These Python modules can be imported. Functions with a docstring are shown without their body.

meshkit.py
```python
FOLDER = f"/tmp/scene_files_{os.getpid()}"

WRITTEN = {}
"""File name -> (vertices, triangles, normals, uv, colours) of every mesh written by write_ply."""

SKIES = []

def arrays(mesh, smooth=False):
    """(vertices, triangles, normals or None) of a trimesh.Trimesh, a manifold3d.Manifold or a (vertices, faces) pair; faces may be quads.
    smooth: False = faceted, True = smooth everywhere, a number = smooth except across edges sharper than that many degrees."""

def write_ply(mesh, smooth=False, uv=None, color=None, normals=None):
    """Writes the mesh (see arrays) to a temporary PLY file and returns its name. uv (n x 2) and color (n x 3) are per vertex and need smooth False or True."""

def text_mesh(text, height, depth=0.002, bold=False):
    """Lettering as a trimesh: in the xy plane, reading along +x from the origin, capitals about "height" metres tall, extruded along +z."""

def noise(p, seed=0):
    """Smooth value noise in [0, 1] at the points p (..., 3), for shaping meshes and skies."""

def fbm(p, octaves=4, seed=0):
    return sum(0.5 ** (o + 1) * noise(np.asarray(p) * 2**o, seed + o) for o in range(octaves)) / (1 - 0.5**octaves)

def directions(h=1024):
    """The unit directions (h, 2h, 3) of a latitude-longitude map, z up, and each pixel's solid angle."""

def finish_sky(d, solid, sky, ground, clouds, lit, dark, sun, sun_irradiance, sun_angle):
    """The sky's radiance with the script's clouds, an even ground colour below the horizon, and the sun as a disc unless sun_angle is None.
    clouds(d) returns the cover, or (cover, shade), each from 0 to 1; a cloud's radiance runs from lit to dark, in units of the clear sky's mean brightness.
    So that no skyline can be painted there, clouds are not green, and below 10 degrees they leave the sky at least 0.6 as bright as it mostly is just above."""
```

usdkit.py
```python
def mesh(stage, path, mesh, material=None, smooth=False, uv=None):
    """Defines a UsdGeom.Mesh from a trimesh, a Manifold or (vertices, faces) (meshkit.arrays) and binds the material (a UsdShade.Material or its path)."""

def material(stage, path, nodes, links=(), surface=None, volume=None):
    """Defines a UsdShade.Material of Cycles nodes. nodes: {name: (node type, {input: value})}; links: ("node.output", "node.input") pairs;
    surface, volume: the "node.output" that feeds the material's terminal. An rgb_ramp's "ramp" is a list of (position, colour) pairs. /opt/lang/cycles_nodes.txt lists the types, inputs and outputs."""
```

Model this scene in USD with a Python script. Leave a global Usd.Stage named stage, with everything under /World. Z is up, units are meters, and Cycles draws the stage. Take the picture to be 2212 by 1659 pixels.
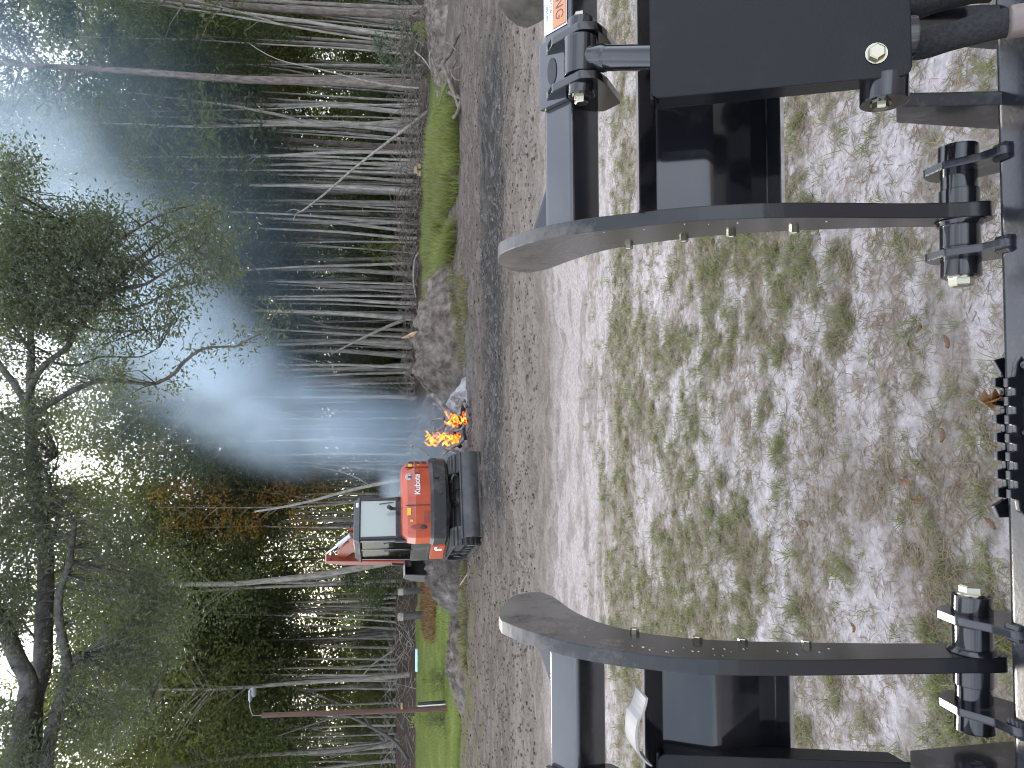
import math, random
import numpy as np, trimesh
import usdkit, meshkit
from shapely.geometry import Polygon
from pxr import Usd, UsdGeom, UsdLux, UsdShade, Gf, Sdf, Vt

stage = Usd.Stage.CreateInMemory()
UsdGeom.SetStageUpAxis(stage, 'Z'); UsdGeom.SetStageMetersPerUnit(stage, 1.0)
UsdGeom.Xform.Define(stage, '/World'); UsdGeom.Scope.Define(stage, '/World/Looks')
PI = math.pi
rng = np.random.default_rng(7); random.seed(7)

# ------------------------------------------------------------------ camera, sky, sun, exposure
FOC = 1610.0                      # focal length in units of a 2212-wide picture
PITCH = math.atan((1106 - 825) / FOC)
EYE = np.array([0.0, 0.0, 2.0])
FWD = np.array([0, math.cos(PITCH), -math.sin(PITCH)]); UPV = np.array([0, math.sin(PITCH), math.cos(PITCH)]); RGT = np.array([1.0, 0, 0])
EXPOSURE = 1.5
cam = UsdGeom.Camera.Define(stage, '/World/camera')
cam.CreateHorizontalApertureAttr(36.0); cam.CreateVerticalApertureAttr(27.0)
cam.CreateFocalLengthAttr(36.0 * FOC / 2212.0)
cam.CreateClippingRangeAttr(Gf.Vec2f(0.05, 2000)); cam.CreateExposureAttr(EXPOSURE)
X, Y, Z = -UPV, RGT, -FWD          # the phone was held on its side: the picture's right is down
cam.AddTransformOp().Set(Gf.Matrix4d(X[0], X[1], X[2], 0, Y[0], Y[1], Y[2], 0, Z[0], Z[1], Z[2], 0, EYE[0], EYE[1], EYE[2], 1))

SUN_EL, SUN_AZ = math.radians(31), math.radians(-22)   # low sun ahead and to the left, behind the trees and thin cloud
SUN = np.array([math.sin(SUN_AZ) * math.cos(SUN_EL), math.cos(SUN_AZ) * math.cos(SUN_EL), math.sin(SUN_EL)])
sun = UsdLux.DistantLight.Define(stage, '/World/sun')
sun.CreateIntensityAttr(0.38); sun.CreateAngleAttr(14.0); sun.CreateNormalizeAttr(True); sun.CreateColorAttr(Gf.Vec3f(1.0, 0.93, 0.82))
sx_ = np.cross([0, 0, 1], SUN); sx_ /= np.linalg.norm(sx_); sy_ = np.cross(SUN, sx_)
sun.AddTransformOp().Set(Gf.Matrix4d(*sx_, 0, *sy_, 0, *SUN, 0, 0, 0, 0, 1))
sky_mat = usdkit.material(stage, '/World/Looks/sky', {
    'sky': ('sky_texture', {'sky_type': 'single_scattering', 'sun_disc': False, 'sun_elevation': SUN_EL, 'sun_rotation': SUN_AZ, 'altitude': 50.0, 'air_density': 1.0, 'aerosol_density': 2.0}),
    'tc': ('texture_coordinate', {}),
    'n': ('noise_texture', {'scale': 2.2, 'detail': 5.0, 'roughness': 0.55}),
    'r': ('map_range', {'from_min': 0.3, 'from_max': 0.6, 'to_min': 0.12, 'to_max': 0.8, 'clamp': True}),
    'm': ('mix', {'mix_type': 'mix', 'color2': (11.0, 11.8, 13.4)}),
    'b': ('background_shader', {'strength': 0.1})},
    [('tc.generated', 'n.vector'), ('n.fac', 'r.value'), ('r.result', 'm.fac'), ('sky.color', 'm.color1'), ('m.color', 'b.color')], surface='b.background')
dome = UsdLux.DomeLight.Define(stage, '/World/sky')
dome.CreateIntensityAttr(1.0)
UsdShade.MaterialBindingAPI.Apply(dome.GetPrim()).Bind(sky_mat)
dome.GetPrim().SetCustomDataByKey('kind', 'structure')

# ------------------------------------------------------------------ helpers
def ray(px, py):
    return FWD - UPV * ((px - 1106) / FOC) + RGT * ((829.5 - py) / FOC)
def gp(px, py, z=0.0):
    d = ray(px, py); t = (z - EYE[2]) / d[2]; return EYE + t * d
def at(px, py, yy):
    d = ray(px, py); return EYE + d * (yy / d[1])

used = {}
def numbered(parent, name):
    k = (parent, name); n = used.get(k, 0); used[k] = n + 1
    return name if n == 0 else f'{name}_{n:03d}'
M = {}
def mat(name, nodes, links=(), surface=None, volume=None):
    M[name] = usdkit.material(stage, '/World/Looks/' + name, nodes, links, surface, volume); return M[name]
frames = {}
def tag(p, label=None, cat=None, group=None, kind=None):
    p = p.GetPrim()
    for k, v in (('label', label), ('category', cat), ('group', group), ('kind', kind)):
        if v: p.SetCustomDataByKey(k, v)
    return p
def thing(name, label, cat, loc=(0, 0, 0), rotz=0.0, group=None, kind=None):
    path = '/World/' + numbered('/World', name)
    x = UsdGeom.Xform.Define(stage, path); x.AddTranslateOp().Set(Gf.Vec3d(*map(float, loc))); x.AddRotateZOp().Set(math.degrees(rotz))
    frames[path] = (np.array(loc, float), rotz)
    tag(x, label, cat, group, kind); return path
def tolocal(path, v):
    top = '/'.join(path.split('/')[:3])
    if top not in frames: return v
    l, r = frames[top]; c, s = math.cos(-r), math.sin(-r); q = np.asarray(v, float) - l
    return np.stack([q[:, 0] * c - q[:, 1] * s, q[:, 0] * s + q[:, 1] * c, q[:, 2]], 1)
def arr(m):
    if hasattr(m, 'to_mesh'):
        k = m.to_mesh(); return np.array(k.vert_properties[:, :3]), np.array(k.tri_verts)
    if isinstance(m, (tuple, list)):
        v, f = np.asarray(m[0], float), np.asarray(m[1], int)
        if f.shape[1] == 4: f = np.vstack([f[:, [0, 1, 2]], f[:, [0, 2, 3]]])
        return v, f
    return np.array(m.vertices), np.array(m.faces)
def join(*ms):
    vs, fs, n = [], [], 0
    for m in ms:
        v, f = arr(m); vs.append(v); fs.append(f + n); n += len(v)
    return np.vstack(vs), np.vstack(fs)
def obj(name, mesh, m, parent='/World', smooth=False, local=False, label=None, cat=None, group=None, kind=None):
    """One mesh. Vertices are in the world unless local; under a thing they are put into the thing's frame."""
    v, f = arr(mesh)
    if not local: v = tolocal(parent, v)
    path = parent + '/' + numbered(parent, name)
    g = usdkit.mesh(stage, path, (v, f), M[m] if isinstance(m, str) else m, smooth=smooth)
    tag(g, label, cat, group, kind); return path
def tube(pts, rad, n=6, cap=True):
    pts = np.asarray(pts, float); rad = np.broadcast_to(np.asarray(rad, float), len(pts))
    t = np.gradient(pts, axis=0); t /= np.maximum(np.linalg.norm(t, axis=1, keepdims=True), 1e-9)
    ref = np.array([0, 0, 1.0]) if abs(t[:, 2].mean()) < 0.8 else np.array([1.0, 0, 0])
    a = np.cross(t, ref); a /= np.maximum(np.linalg.norm(a, axis=1, keepdims=True), 1e-9); b = np.cross(t, a)
    th = np.arange(n) / n * 2 * PI
    v = pts[:, None] + rad[:, None, None] * (a[:, None] * np.cos(th)[None, :, None] + b[:, None] * np.sin(th)[None, :, None])
    v = v.reshape(-1, 3); f = []
    i = np.arange(len(pts) - 1)[:, None] * n; j = np.arange(n)[None]; k = (j + 1) % n
    q = np.stack([i + j, i + k, i + n + k, i + n + j], -1).reshape(-1, 4)
    f = np.vstack([q[:, [0, 2, 1]], q[:, [0, 3, 2]]])
    if cap:
        v = np.vstack([v, pts[:1], pts[-1:]]); c0, c1 = len(v) - 2, len(v) - 1; L = (len(pts) - 1) * n; jj = np.arange(n); kk = (jj + 1) % n
        f = np.vstack([f, np.stack([np.full(n, c0), kk * 1, jj], 1)[:, [0, 2, 1]], np.stack([np.full(n, c1), L + jj, L + kk], 1)[:, [0, 2, 1]]])
    return v, f
def spline(p, n):
    p = np.asarray(p, float); from scipy.interpolate import PchipInterpolator
    d = np.r_[0, np.cumsum(np.linalg.norm(np.diff(p[:, :3] if p.shape[1] > 2 else p, axis=0), axis=1) + 1e-9)]
    return PchipInterpolator(d, p, axis=0)(np.linspace(0, d[-1], n))
def cbox(size, c=(0, 0, 0), b=0.01):
    h = np.asarray(size, float) / 2; b = min(b, h.min() * 0.9); P = []
    for s in np.ndindex(2, 2, 2):
        s = np.array(s) * 2 - 1
        for k in range(3):
            q = h - b; q[k] = h[k]; P.append(s * q)
    m = trimesh.convex.convex_hull(np.array(P)); m.apply_translation(c); return m
def hull(P): return trimesh.convex.convex_hull(np.asarray(P, float))
def prism(poly, d, plane='xy'):
    """Extrudes a 2-D outline by d, centred; plane names the two axes of the outline."""
    p = poly if isinstance(poly, Polygon) else Polygon(poly)
    if not p.is_valid: p = p.buffer(0)
    m = trimesh.creation.extrude_polygon(p, d, engine='earcut'); v, f = arr(m); v[:, 2] -= d / 2
    if plane == 'yz': v = v[:, [2, 0, 1]]
    elif plane == 'xz': v = np.stack([v[:, 0], -v[:, 2], v[:, 1]], 1)
    return v, f
def rotz(m, a, c=(0, 0, 0)):
    v, f = arr(m); v = v - c; s, k = math.sin(a), math.cos(a)
    return np.stack([v[:, 0] * k - v[:, 1] * s, v[:, 0] * s + v[:, 1] * k, v[:, 2]], 1) + c, f
def rotx(m, a, c=(0, 0, 0)):
    v, f = arr(m); v = v - c; s, k = math.sin(a), math.cos(a)
    return np.stack([v[:, 0], v[:, 1] * k - v[:, 2] * s, v[:, 1] * s + v[:, 2] * k], 1) + c, f
def roty(m, a, c=(0, 0, 0)):
    v, f = arr(m); v = v - c; s, k = math.sin(a), math.cos(a)
    return np.stack([v[:, 0] * k + v[:, 2] * s, v[:, 1], -v[:, 0] * s + v[:, 2] * k], 1) + c, f
def shift(m, d):
    v, f = arr(m); return v + np.asarray(d, float), f
def cyl(p0, p1, r, n=24): return tube([p0, np.asarray(p0) + (np.asarray(p1) - p0) * 0.5, p1], r, n)
def rounded(poly, r): return poly.buffer(-r).buffer(2 * r, quad_segs=6).buffer(-r, quad_segs=6)
def fbm2(x, y, s, o=4, seed=0, z=0.0):
    return meshkit.fbm(np.stack([np.asarray(x) * s, np.asarray(y) * s, np.zeros_like(x) + z], -1), o, seed)
def sm(a, b, x): t = np.clip((np.asarray(x, float) - a) / (b - a), 0, 1); return t * t * (3 - 2 * t)

# ------------------------------------------------------------------ materials
def paint(name, col, rough=0.25, dust=(0.2, 0.18, 0.15), amount=0.25, bump=0.0, bscale=300.0, coat=0.0, bevel=0.0, scale=6.0, spec=0.5, lo=0.5, hi=0.75):
    nodes = {'g': ('geometry', {}), 'n': ('noise_texture', {'scale': scale, 'detail': 6.0, 'roughness': 0.65}),
             'r': ('map_range', {'from_min': lo, 'from_max': hi, 'to_min': 0.0, 'to_max': amount, 'clamp': True}),
             'm': ('mix', {'color1': col, 'color2': dust}), 'rr': ('map_range', {'from_min': 0.0, 'from_max': 1.0, 'to_min': rough, 'to_max': min(1, rough + 0.6), 'clamp': True}),
             'p': ('principled_bsdf', {'coat_weight': coat, 'coat_roughness': 0.1, 'coat_ior': 1.7, 'specular_ior_level': spec})}
    links = [('g.position', 'n.vector'), ('n.fac', 'r.value'), ('r.result', 'm.fac'), ('r.result', 'rr.value'), ('m.color', 'p.base_color'), ('rr.result', 'p.roughness')]
    if bump or bevel:
        nodes['n2'] = ('noise_texture', {'scale': bscale, 'detail': 2.0}); nodes['b'] = ('bump', {'strength': max(bump, 0.001), 'distance': 0.002})
        links += [('g.position', 'n2.vector'), ('n2.fac', 'b.height'), ('b.normal', 'p.normal')]
        if bevel:
            nodes['bv'] = ('bevel', {'radius': bevel, 'samples': 4}); links += [('bv.bevel', 'b.normal')]
    return mat(name, nodes, links, 'p.BSDF')
def plain(name, col, rough=0.6, metallic=0.0, spec=0.5):
    return mat(name, {'p': ('principled_bsdf', {'base_color': col, 'roughness': rough, 'metallic': metallic, 'specular_ior_level': spec})}, (), 'p.BSDF')
def rough2(name, c1, c2, scale, rough=0.9, bump=0.5, bscale=None, dist=0.02, stretch=(1, 1, 1), lo=0.35, hi=0.65, c3=None):
    nodes = {'g': ('geometry', {}), 'mp': ('mapping', {'scale': stretch}), 'n': ('noise_texture', {'scale': scale, 'detail': 7.0, 'roughness': 0.65}),
             'r': ('rgb_ramp', {'ramp': [(lo, c1), (hi, c2)] + ([(min(0.99, hi + 0.12), c3)] if c3 else [])}),
             'n2': ('noise_texture', {'scale': bscale or scale * 3, 'detail': 5.0, 'roughness': 0.7}), 'b': ('bump', {'strength': bump, 'distance': dist}),
             'p': ('principled_bsdf', {'roughness': rough, 'specular_ior_level': 0.2})}
    return mat(name, nodes, [('g.position', 'mp.vector'), ('mp.vector', 'n.vector'), ('mp.vector', 'n2.vector'), ('n.fac', 'r.fac'), ('r.color', 'p.base_color'), ('n2.fac', 'b.height'), ('b.normal', 'p.normal')], 'p.BSDF')
def leaf(name, c1, c2, scale=1.2, trans=0.35, rough=0.45):
    nodes = {'g': ('geometry', {}), 'n': ('noise_texture', {'scale': scale, 'detail': 3.0}),
             'a': ('math', {'math_type': 'multiply_add', 'value2': 0.5, 'value3': -0.25}), 's': ('math', {'math_type': 'add'}),
             'r': ('rgb_ramp', {'ramp': [(0.25, c1), (0.75, c2)]}), 'p': ('principled_bsdf', {'roughness': rough, 'specular_ior_level': 0.35}),
             't': ('translucent_bsdf', {}), 'tm': ('mix', {'mix_type': 'multiply', 'fac': 1.0, 'color2': (1.9, 2.05, 0.85)}), 'x': ('mix_closure', {'fac': trans})}
    return mat(name, nodes, [('g.position', 'n.vector'), ('g.random_per_island', 'a.value1'), ('n.fac', 's.value1'), ('a.value', 's.value2'), ('s.value', 'r.fac'), ('r.color', 'p.base_color'),
                             ('r.color', 'tm.color1'), ('tm.color', 't.color'), ('p.BSDF', 'x.closure1'), ('t.BSDF', 'x.closure2')], 'x.closure')

paint('black_paint', (0.0035, 0.0035, 0.0045), 0.07, amount=0.03, bump=0.02, bscale=60, bevel=0.004, coat=0.25)
paint('tube_paint', (0.00425, 0.004675, 0.00595), 0.12, amount=0.05, bump=0.06, bscale=80, bevel=0.006, coat=0.6)
mat('claw_paint', {'g': ('geometry', {}), 'sz': ('separate_xyz', {}), 'n': ('noise_texture', {'scale': 14.0, 'detail': 7.0, 'roughness': 0.7}), 'zz': ('map_range', {'from_min': 1.60, 'from_max': 1.76, 'to_min': -0.08, 'to_max': 0.13}), 'yy': ('map_range', {'from_min': 1.30, 'from_max': 1.62, 'to_min': 0.0, 'to_max': 0.16, 'clamp': True}), 'ad': ('math', {'math_type': 'add'}), 'ad2': ('math', {'math_type': 'add'}),
    'r': ('map_range', {'from_min': 0.48, 'from_max': 0.86, 'to_min': 0.0, 'to_max': 0.6, 'clamp': True}), 'm': ('mix', {'color1': (0.004, 0.004, 0.005), 'color2': (0.16, 0.142, 0.122)}), 'rr': ('map_range', {'from_min': 0.0, 'from_max': 0.6, 'to_min': 0.2, 'to_max': 0.6, 'clamp': True}),
    'n2': ('noise_texture', {'scale': 120.0, 'detail': 2.0}), 'b': ('bump', {'strength': 0.1, 'distance': 0.002}), 'bv': ('bevel', {'radius': 0.004, 'samples': 4}), 'p': ('principled_bsdf', {'coat_weight': 0.1, 'coat_roughness': 0.12, 'specular_ior_level': 0.42})},
    [('g.position', 'sz.vector'), ('g.position', 'n.vector'), ('g.position', 'n2.vector'), ('sz.z', 'zz.value'), ('sz.y', 'yy.value'), ('n.fac', 'ad.value1'), ('zz.result', 'ad.value2'), ('ad.value', 'ad2.value1'), ('yy.result', 'ad2.value2'), ('ad2.value', 'r.value'), ('r.result', 'm.fac'), ('r.result', 'rr.value'),
     ('m.color', 'p.base_color'), ('rr.result', 'p.roughness'), ('n2.fac', 'b.height'), ('bv.bevel', 'b.normal'), ('b.normal', 'p.normal')], 'p.BSDF')
paint('guard_paint', (0.0034, 0.0034, 0.00425), 0.27, spec=0.2, amount=0.03, bump=0.2, bscale=420, bevel=0.004)
paint('frame_paint', (0.00425, 0.004675, 0.0068), 0.18, dust=(0.2125, 0.204, 0.1955), amount=0.12, bump=0.05, bscale=150, bevel=0.005, scale=25, coat=0.2)
paint('worn_tip', (0.05, 0.046, 0.04), 0.5, dust=(0.22, 0.19, 0.16), amount=0.8, bump=0.25, bscale=150, scale=25)
plain('zinc', (0.357, 0.34, 0.2635), 0.22, 1.0)
plain('chrome', (0.6, 0.6, 0.62), 0.1, 1.0)
plain('weld', (0.015, 0.015, 0.017), 0.2)
plain('paint_chip', (0.45, 0.44, 0.40), 0.6)
rough2('hose_sleeve', (0.012, 0.012, 0.013), (0.03, 0.03, 0.032), 180, 0.75, 0.8, 700, 0.003)
plain('hose_tape', (0.13, 0.105, 0.09), 0.35)
plain('pale_guard', (0.24, 0.232, 0.224), 0.6)
plain('decal_white', (0.6, 0.608, 0.64), 0.35); plain('decal_orange', (0.496, 0.176, 0.064), 0.35); plain('decal_ink', (0.056, 0.048, 0.064), 0.4)
paint('orange_paint', (0.306, 0.03825, 0.0085), 0.32, amount=0.10, coat=0.25, scale=2.5, dust=(0.255, 0.17, 0.1105))
paint('boom_paint', (0.17, 0.0255, 0.0119), 0.42, amount=0.16, scale=4, dust=(0.2125, 0.153, 0.102))
paint('counterweight_paint', (0.011, 0.011, 0.012), 0.35, amount=0.3, scale=3)
paint('cab_paint', (0.009, 0.010, 0.011), 0.3, amount=0.15, scale=3)
paint('blade_paint', (0.018, 0.018, 0.02), 0.5, dust=(0.11, 0.10, 0.085), amount=0.6, scale=3, lo=0.4, hi=0.75)
paint('rubber', (0.018, 0.018, 0.018), 0.7, dust=(0.17, 0.15, 0.12), amount=0.5, scale=6)
paint('dark_steel', (0.03, 0.03, 0.032), 0.45, amount=0.4, scale=5)
plain('yellow_decal', (0.64, 0.4, 0.024), 0.4); plain('white_decal', (0.64, 0.64, 0.64), 0.4); plain('amber_lens', (0.64, 0.2, 0.016), 0.2)
plain('cab_inside', (0.02, 0.02, 0.022), 0.7)
mat('pane', {'t': ('transparent_bsdf', {'color': (0.62, 0.70, 0.66)}), 'g': ('glossy_bsdf', {'color': (0.45, 0.47, 0.46), 'roughness': 0.03}), 'f': ('fresnel', {'IOR': 1.5}), 'a': ('math', {'math_type': 'multiply_add', 'value2': 0.8, 'value3': 0.0}), 'x': ('mix_closure', {})},
    [('f.fac', 'a.value1'), ('a.value', 'x.fac'), ('t.BSDF', 'x.closure1'), ('g.BSDF', 'x.closure2')], 'x.closure')
mat('rear_pane_painted_sky', {'p': ('principled_bsdf', {'base_color': (0.29, 0.33, 0.315), 'roughness': 0.12, 'specular_ior_level': 0.8})}, (), 'p.BSDF')  # opaque pale base colour stands for the sky reflected in the glass
rough2('bark_pale', (0.15, 0.135, 0.12), (0.33, 0.305, 0.27), 9, stretch=(1, 1, 0.25), dist=0.01)
rough2('bark_mid', (0.11, 0.098, 0.084), (0.25, 0.225, 0.195), 9, stretch=(1, 1, 0.25), dist=0.01)
rough2('bark_pine', (0.075, 0.060, 0.052), (0.19, 0.157, 0.136), 10, stretch=(1, 1, 0.3), dist=0.02, bump=0.8)
rough2('bark_oak', (0.045, 0.044, 0.042), (0.12, 0.115, 0.105), 12, stretch=(1, 1, 1), dist=0.02, bump=0.8)
rough2('dead_wood', (0.1312, 0.1189, 0.1025), (0.2952, 0.2706, 0.2378), 10, dist=0.01)
rough2('twig_wood', (0.055, 0.043, 0.035), (0.17, 0.14, 0.115), 4, dist=0.01)
rough2('torn_wood', (0.246, 0.164, 0.0984), (0.41, 0.2952, 0.1804), 14, dist=0.01)
rough2('pole_wood', (0.07, 0.04, 0.032), (0.12, 0.07, 0.055), 6, stretch=(1, 1, 0.1), dist=0.006)
rough2('post_wood', (0.028, 0.025, 0.023), (0.075, 0.068, 0.064), 8, stretch=(1, 1, 0.2), dist=0.01)
rough2('cut_wood', (0.1804, 0.164, 0.1394), (0.2788, 0.2542, 0.2214), 8)
rough2('char', (0.012, 0.012, 0.012), (0.05, 0.048, 0.045), 6, c3=(0.28, 0.27, 0.26), hi=0.62)
rough2('ash_wood', (0.082, 0.0738, 0.0697), (0.2788, 0.2542, 0.2378), 7, c3=(0.41, 0.3854, 0.369))
rough2('ash', (0.1312, 0.1271, 0.123), (0.3444, 0.3362, 0.3362), 5)
rough2('mound_dirt', (0.0615, 0.0492, 0.03936), (0.164, 0.1378, 0.1148), 3.5, bscale=14, bump=1.0, dist=0.06, c3=(0.246, 0.2132, 0.1886), lo=0.38, hi=0.58)
rough2('mound_ash', (0.0574, 0.04756, 0.041), (0.1312, 0.1132, 0.0984), 3.5, bscale=14, bump=1.0, dist=0.06, c3=(0.2214, 0.205, 0.1968), lo=0.38, hi=0.6)
rough2('berm_dirt', (0.075, 0.055, 0.045), (0.16, 0.125, 0.105), 1.2, bscale=5, bump=0.9, dist=0.1, c3=(0.26, 0.24, 0.23))
leaf('leaf_oak', (0.062, 0.074, 0.052), (0.125, 0.140, 0.098), 2.5, 0.35, 0.35)
leaf('leaf_green', (0.070, 0.082, 0.038), (0.145, 0.155, 0.076), 0.45, 0.55)
leaf('leaf_deep', (0.052, 0.068, 0.040), (0.112, 0.128, 0.070), 0.5, 0.55)
leaf('leaf_olive', (0.08, 0.082, 0.034), (0.16, 0.155, 0.070), 0.45, 0.55)
leaf('leaf_autumn', (0.20, 0.11, 0.025), (0.36, 0.23, 0.06), 0.8, 0.55)
leaf('leaf_rust', (0.12, 0.055, 0.02), (0.2, 0.10, 0.04), 1.5, 0.2)
leaf('needle', (0.022, 0.036, 0.018), (0.06, 0.075, 0.035), 1.0, 0.2)
leaf('grass_green', (0.0966, 0.105, 0.0378), (0.21, 0.2226, 0.0966), 6.0, 0.35)
leaf('grass_bright', (0.1428, 0.1638, 0.05712), (0.2772, 0.2982, 0.1134), 0.7, 0.4)
leaf('grass_dull', (0.126, 0.1176, 0.0588), (0.2352, 0.21, 0.1176), 4.0, 0.3)
leaf('straw', (0.1428, 0.105, 0.0672), (0.3528, 0.294, 0.21), 9.0, 0.15, 0.7)
leaf('shrub_grey', (0.06, 0.075, 0.05), (0.14, 0.15, 0.11), 2.0, 0.2)
leaf('dry_leaf', (0.1428, 0.084, 0.0504), (0.3192, 0.21, 0.1344), 14.0, 0.2, 0.6)
mat('flame', {'g': ('geometry', {}), 'n': ('noise_texture', {'scale': 9.0, 'detail': 3.0}), 'r': ('rgb_ramp', {'ramp': [(0.35, (1.0, 0.10, 0.012)), (0.55, (1.0, 0.30, 0.03)), (0.72, (1.0, 0.62, 0.12))]}),
              'e': ('emission', {'strength': 1.5}), 't': ('transparent_bsdf', {}), 'n2': ('noise_texture', {'scale': 6.0, 'detail': 3.0}), 'k': ('map_range', {'from_min': 0.42, 'from_max': 0.62, 'to_min': 0.05, 'to_max': 0.75, 'clamp': True}), 'x': ('mix_closure', {})},
    [('g.position', 'n.vector'), ('n.fac', 'r.fac'), ('r.color', 'e.color'), ('g.position', 'n2.vector'), ('n2.fac', 'k.value'), ('k.result', 'x.fac'), ('t.BSDF', 'x.closure1'), ('e.emission', 'x.closure2')], 'x.closure')
mat('ember', {'g': ('geometry', {}), 'n': ('noise_texture', {'scale': 14.0, 'detail': 4.0}), 'r': ('rgb_ramp', {'ramp': [(0.4, (0.12, 0.01, 0.002)), (0.55, (1.0, 0.16, 0.02)), (0.7, (1.0, 0.45, 0.08))]}), 'e': ('emission', {'strength': 1.2})},
    [('g.position', 'n.vector'), ('n.fac', 'r.fac'), ('r.color', 'e.color')], 'e.emission')
mat('lamp_grey', {'p': ('principled_bsdf', {'base_color': (0.16, 0.17, 0.18), 'roughness': 0.45, 'metallic': 0.2})}, (), 'p.BSDF')
plain('cylinder_grey', (0.22, 0.23, 0.25), 0.3, 0.5); plain('blue_pipe_paint', (0.35, 0.55, 0.62), 0.4)

# ------------------------------------------------------------------ ground
def height(x, y):
    h = (fbm2(x, y, 0.35, 3, 3) - 0.5) * 0.10
    dirt = sm(6.2, 8.5, y)
    h += (fbm2(x, y, 2.2, 4, 5) - 0.5) * (0.03 + 0.10 * dirt * (1 - 0.5 * sm(22, 30, y)))
    h += (fbm2(x, y * 2.2, 9, 3, 9) - 0.5) * (0.016 + 0.045 * dirt)
    near = 1 - sm(5.5, 7.5, y)
    h += near * (fbm2(x, y * 1.5, 30, 2, 11) - 0.5) * 0.012
    # lip of the scraped strip: the grass bank beyond it stands a little higher
    h += 0.22 * sm(16.8, 18.6, y - 0.35 * x) * sm(0.5, 2.5, x)
    # burnt furrow
    h -= 0.12 * np.exp(-((y - 13.3) / 0.9) ** 2) * sm(-1.5, 0.5, x)
    # berm at the foot of the wood, left
    h += (1.15 + 0.5 * (fbm2(x, y, 0.5, 3, 21) - 0.5)) * np.exp(-((y - 47 - 0.8 * np.sin(x * 0.4)) / 1.7) ** 2) * sm(-10.5, -13.5, x)
    return h * sm(-6, 0.5, y)
def mixc(c, d, w): return c * (1 - w[..., None]) + np.asarray(d) * w[..., None]
def patch(x, y):
    """How much grass grows at a point of the near ground."""
    p = fbm2(x * 0.8, y * 1.3, 1.1, 3, 31) * 0.42 + fbm2(x, y * 1.5, 3.6, 3, 37) * 0.36 + fbm2(x, y * 1.4, 12, 2, 38) * 0.22
    g = sm(0.45, 0.60, p)
    band = sm(6.75, 6.3, y + 0.25 * (fbm2(x, y, 1.2, 3, 77) - 0.5) * 2 + 0.06 * x)
    strip = np.exp(-((y - 6.05 - 0.05 * x) / 0.28) ** 2) * 0.55
    bare = np.exp(-(((x - 0.28) / 0.30) ** 2 + ((y - 2.2) / 0.30) ** 2)) + np.exp(-(((x - 0.85) / 0.35) ** 2 + ((y - 2.45) / 0.18) ** 2)) + 0.8 * np.exp(-(((x + 0.15) / 0.5) ** 2 + ((y - 2.75) / 0.10) ** 2)) + 0.8 * np.exp(-(((x + 0.05) / 0.6) ** 2 + ((y - 3.35) / 0.12) ** 2))
    return np.clip((g + strip) * band * (1 - 0.95 * np.minimum(1, 1.3 * bare)), 0, 1)
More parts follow.
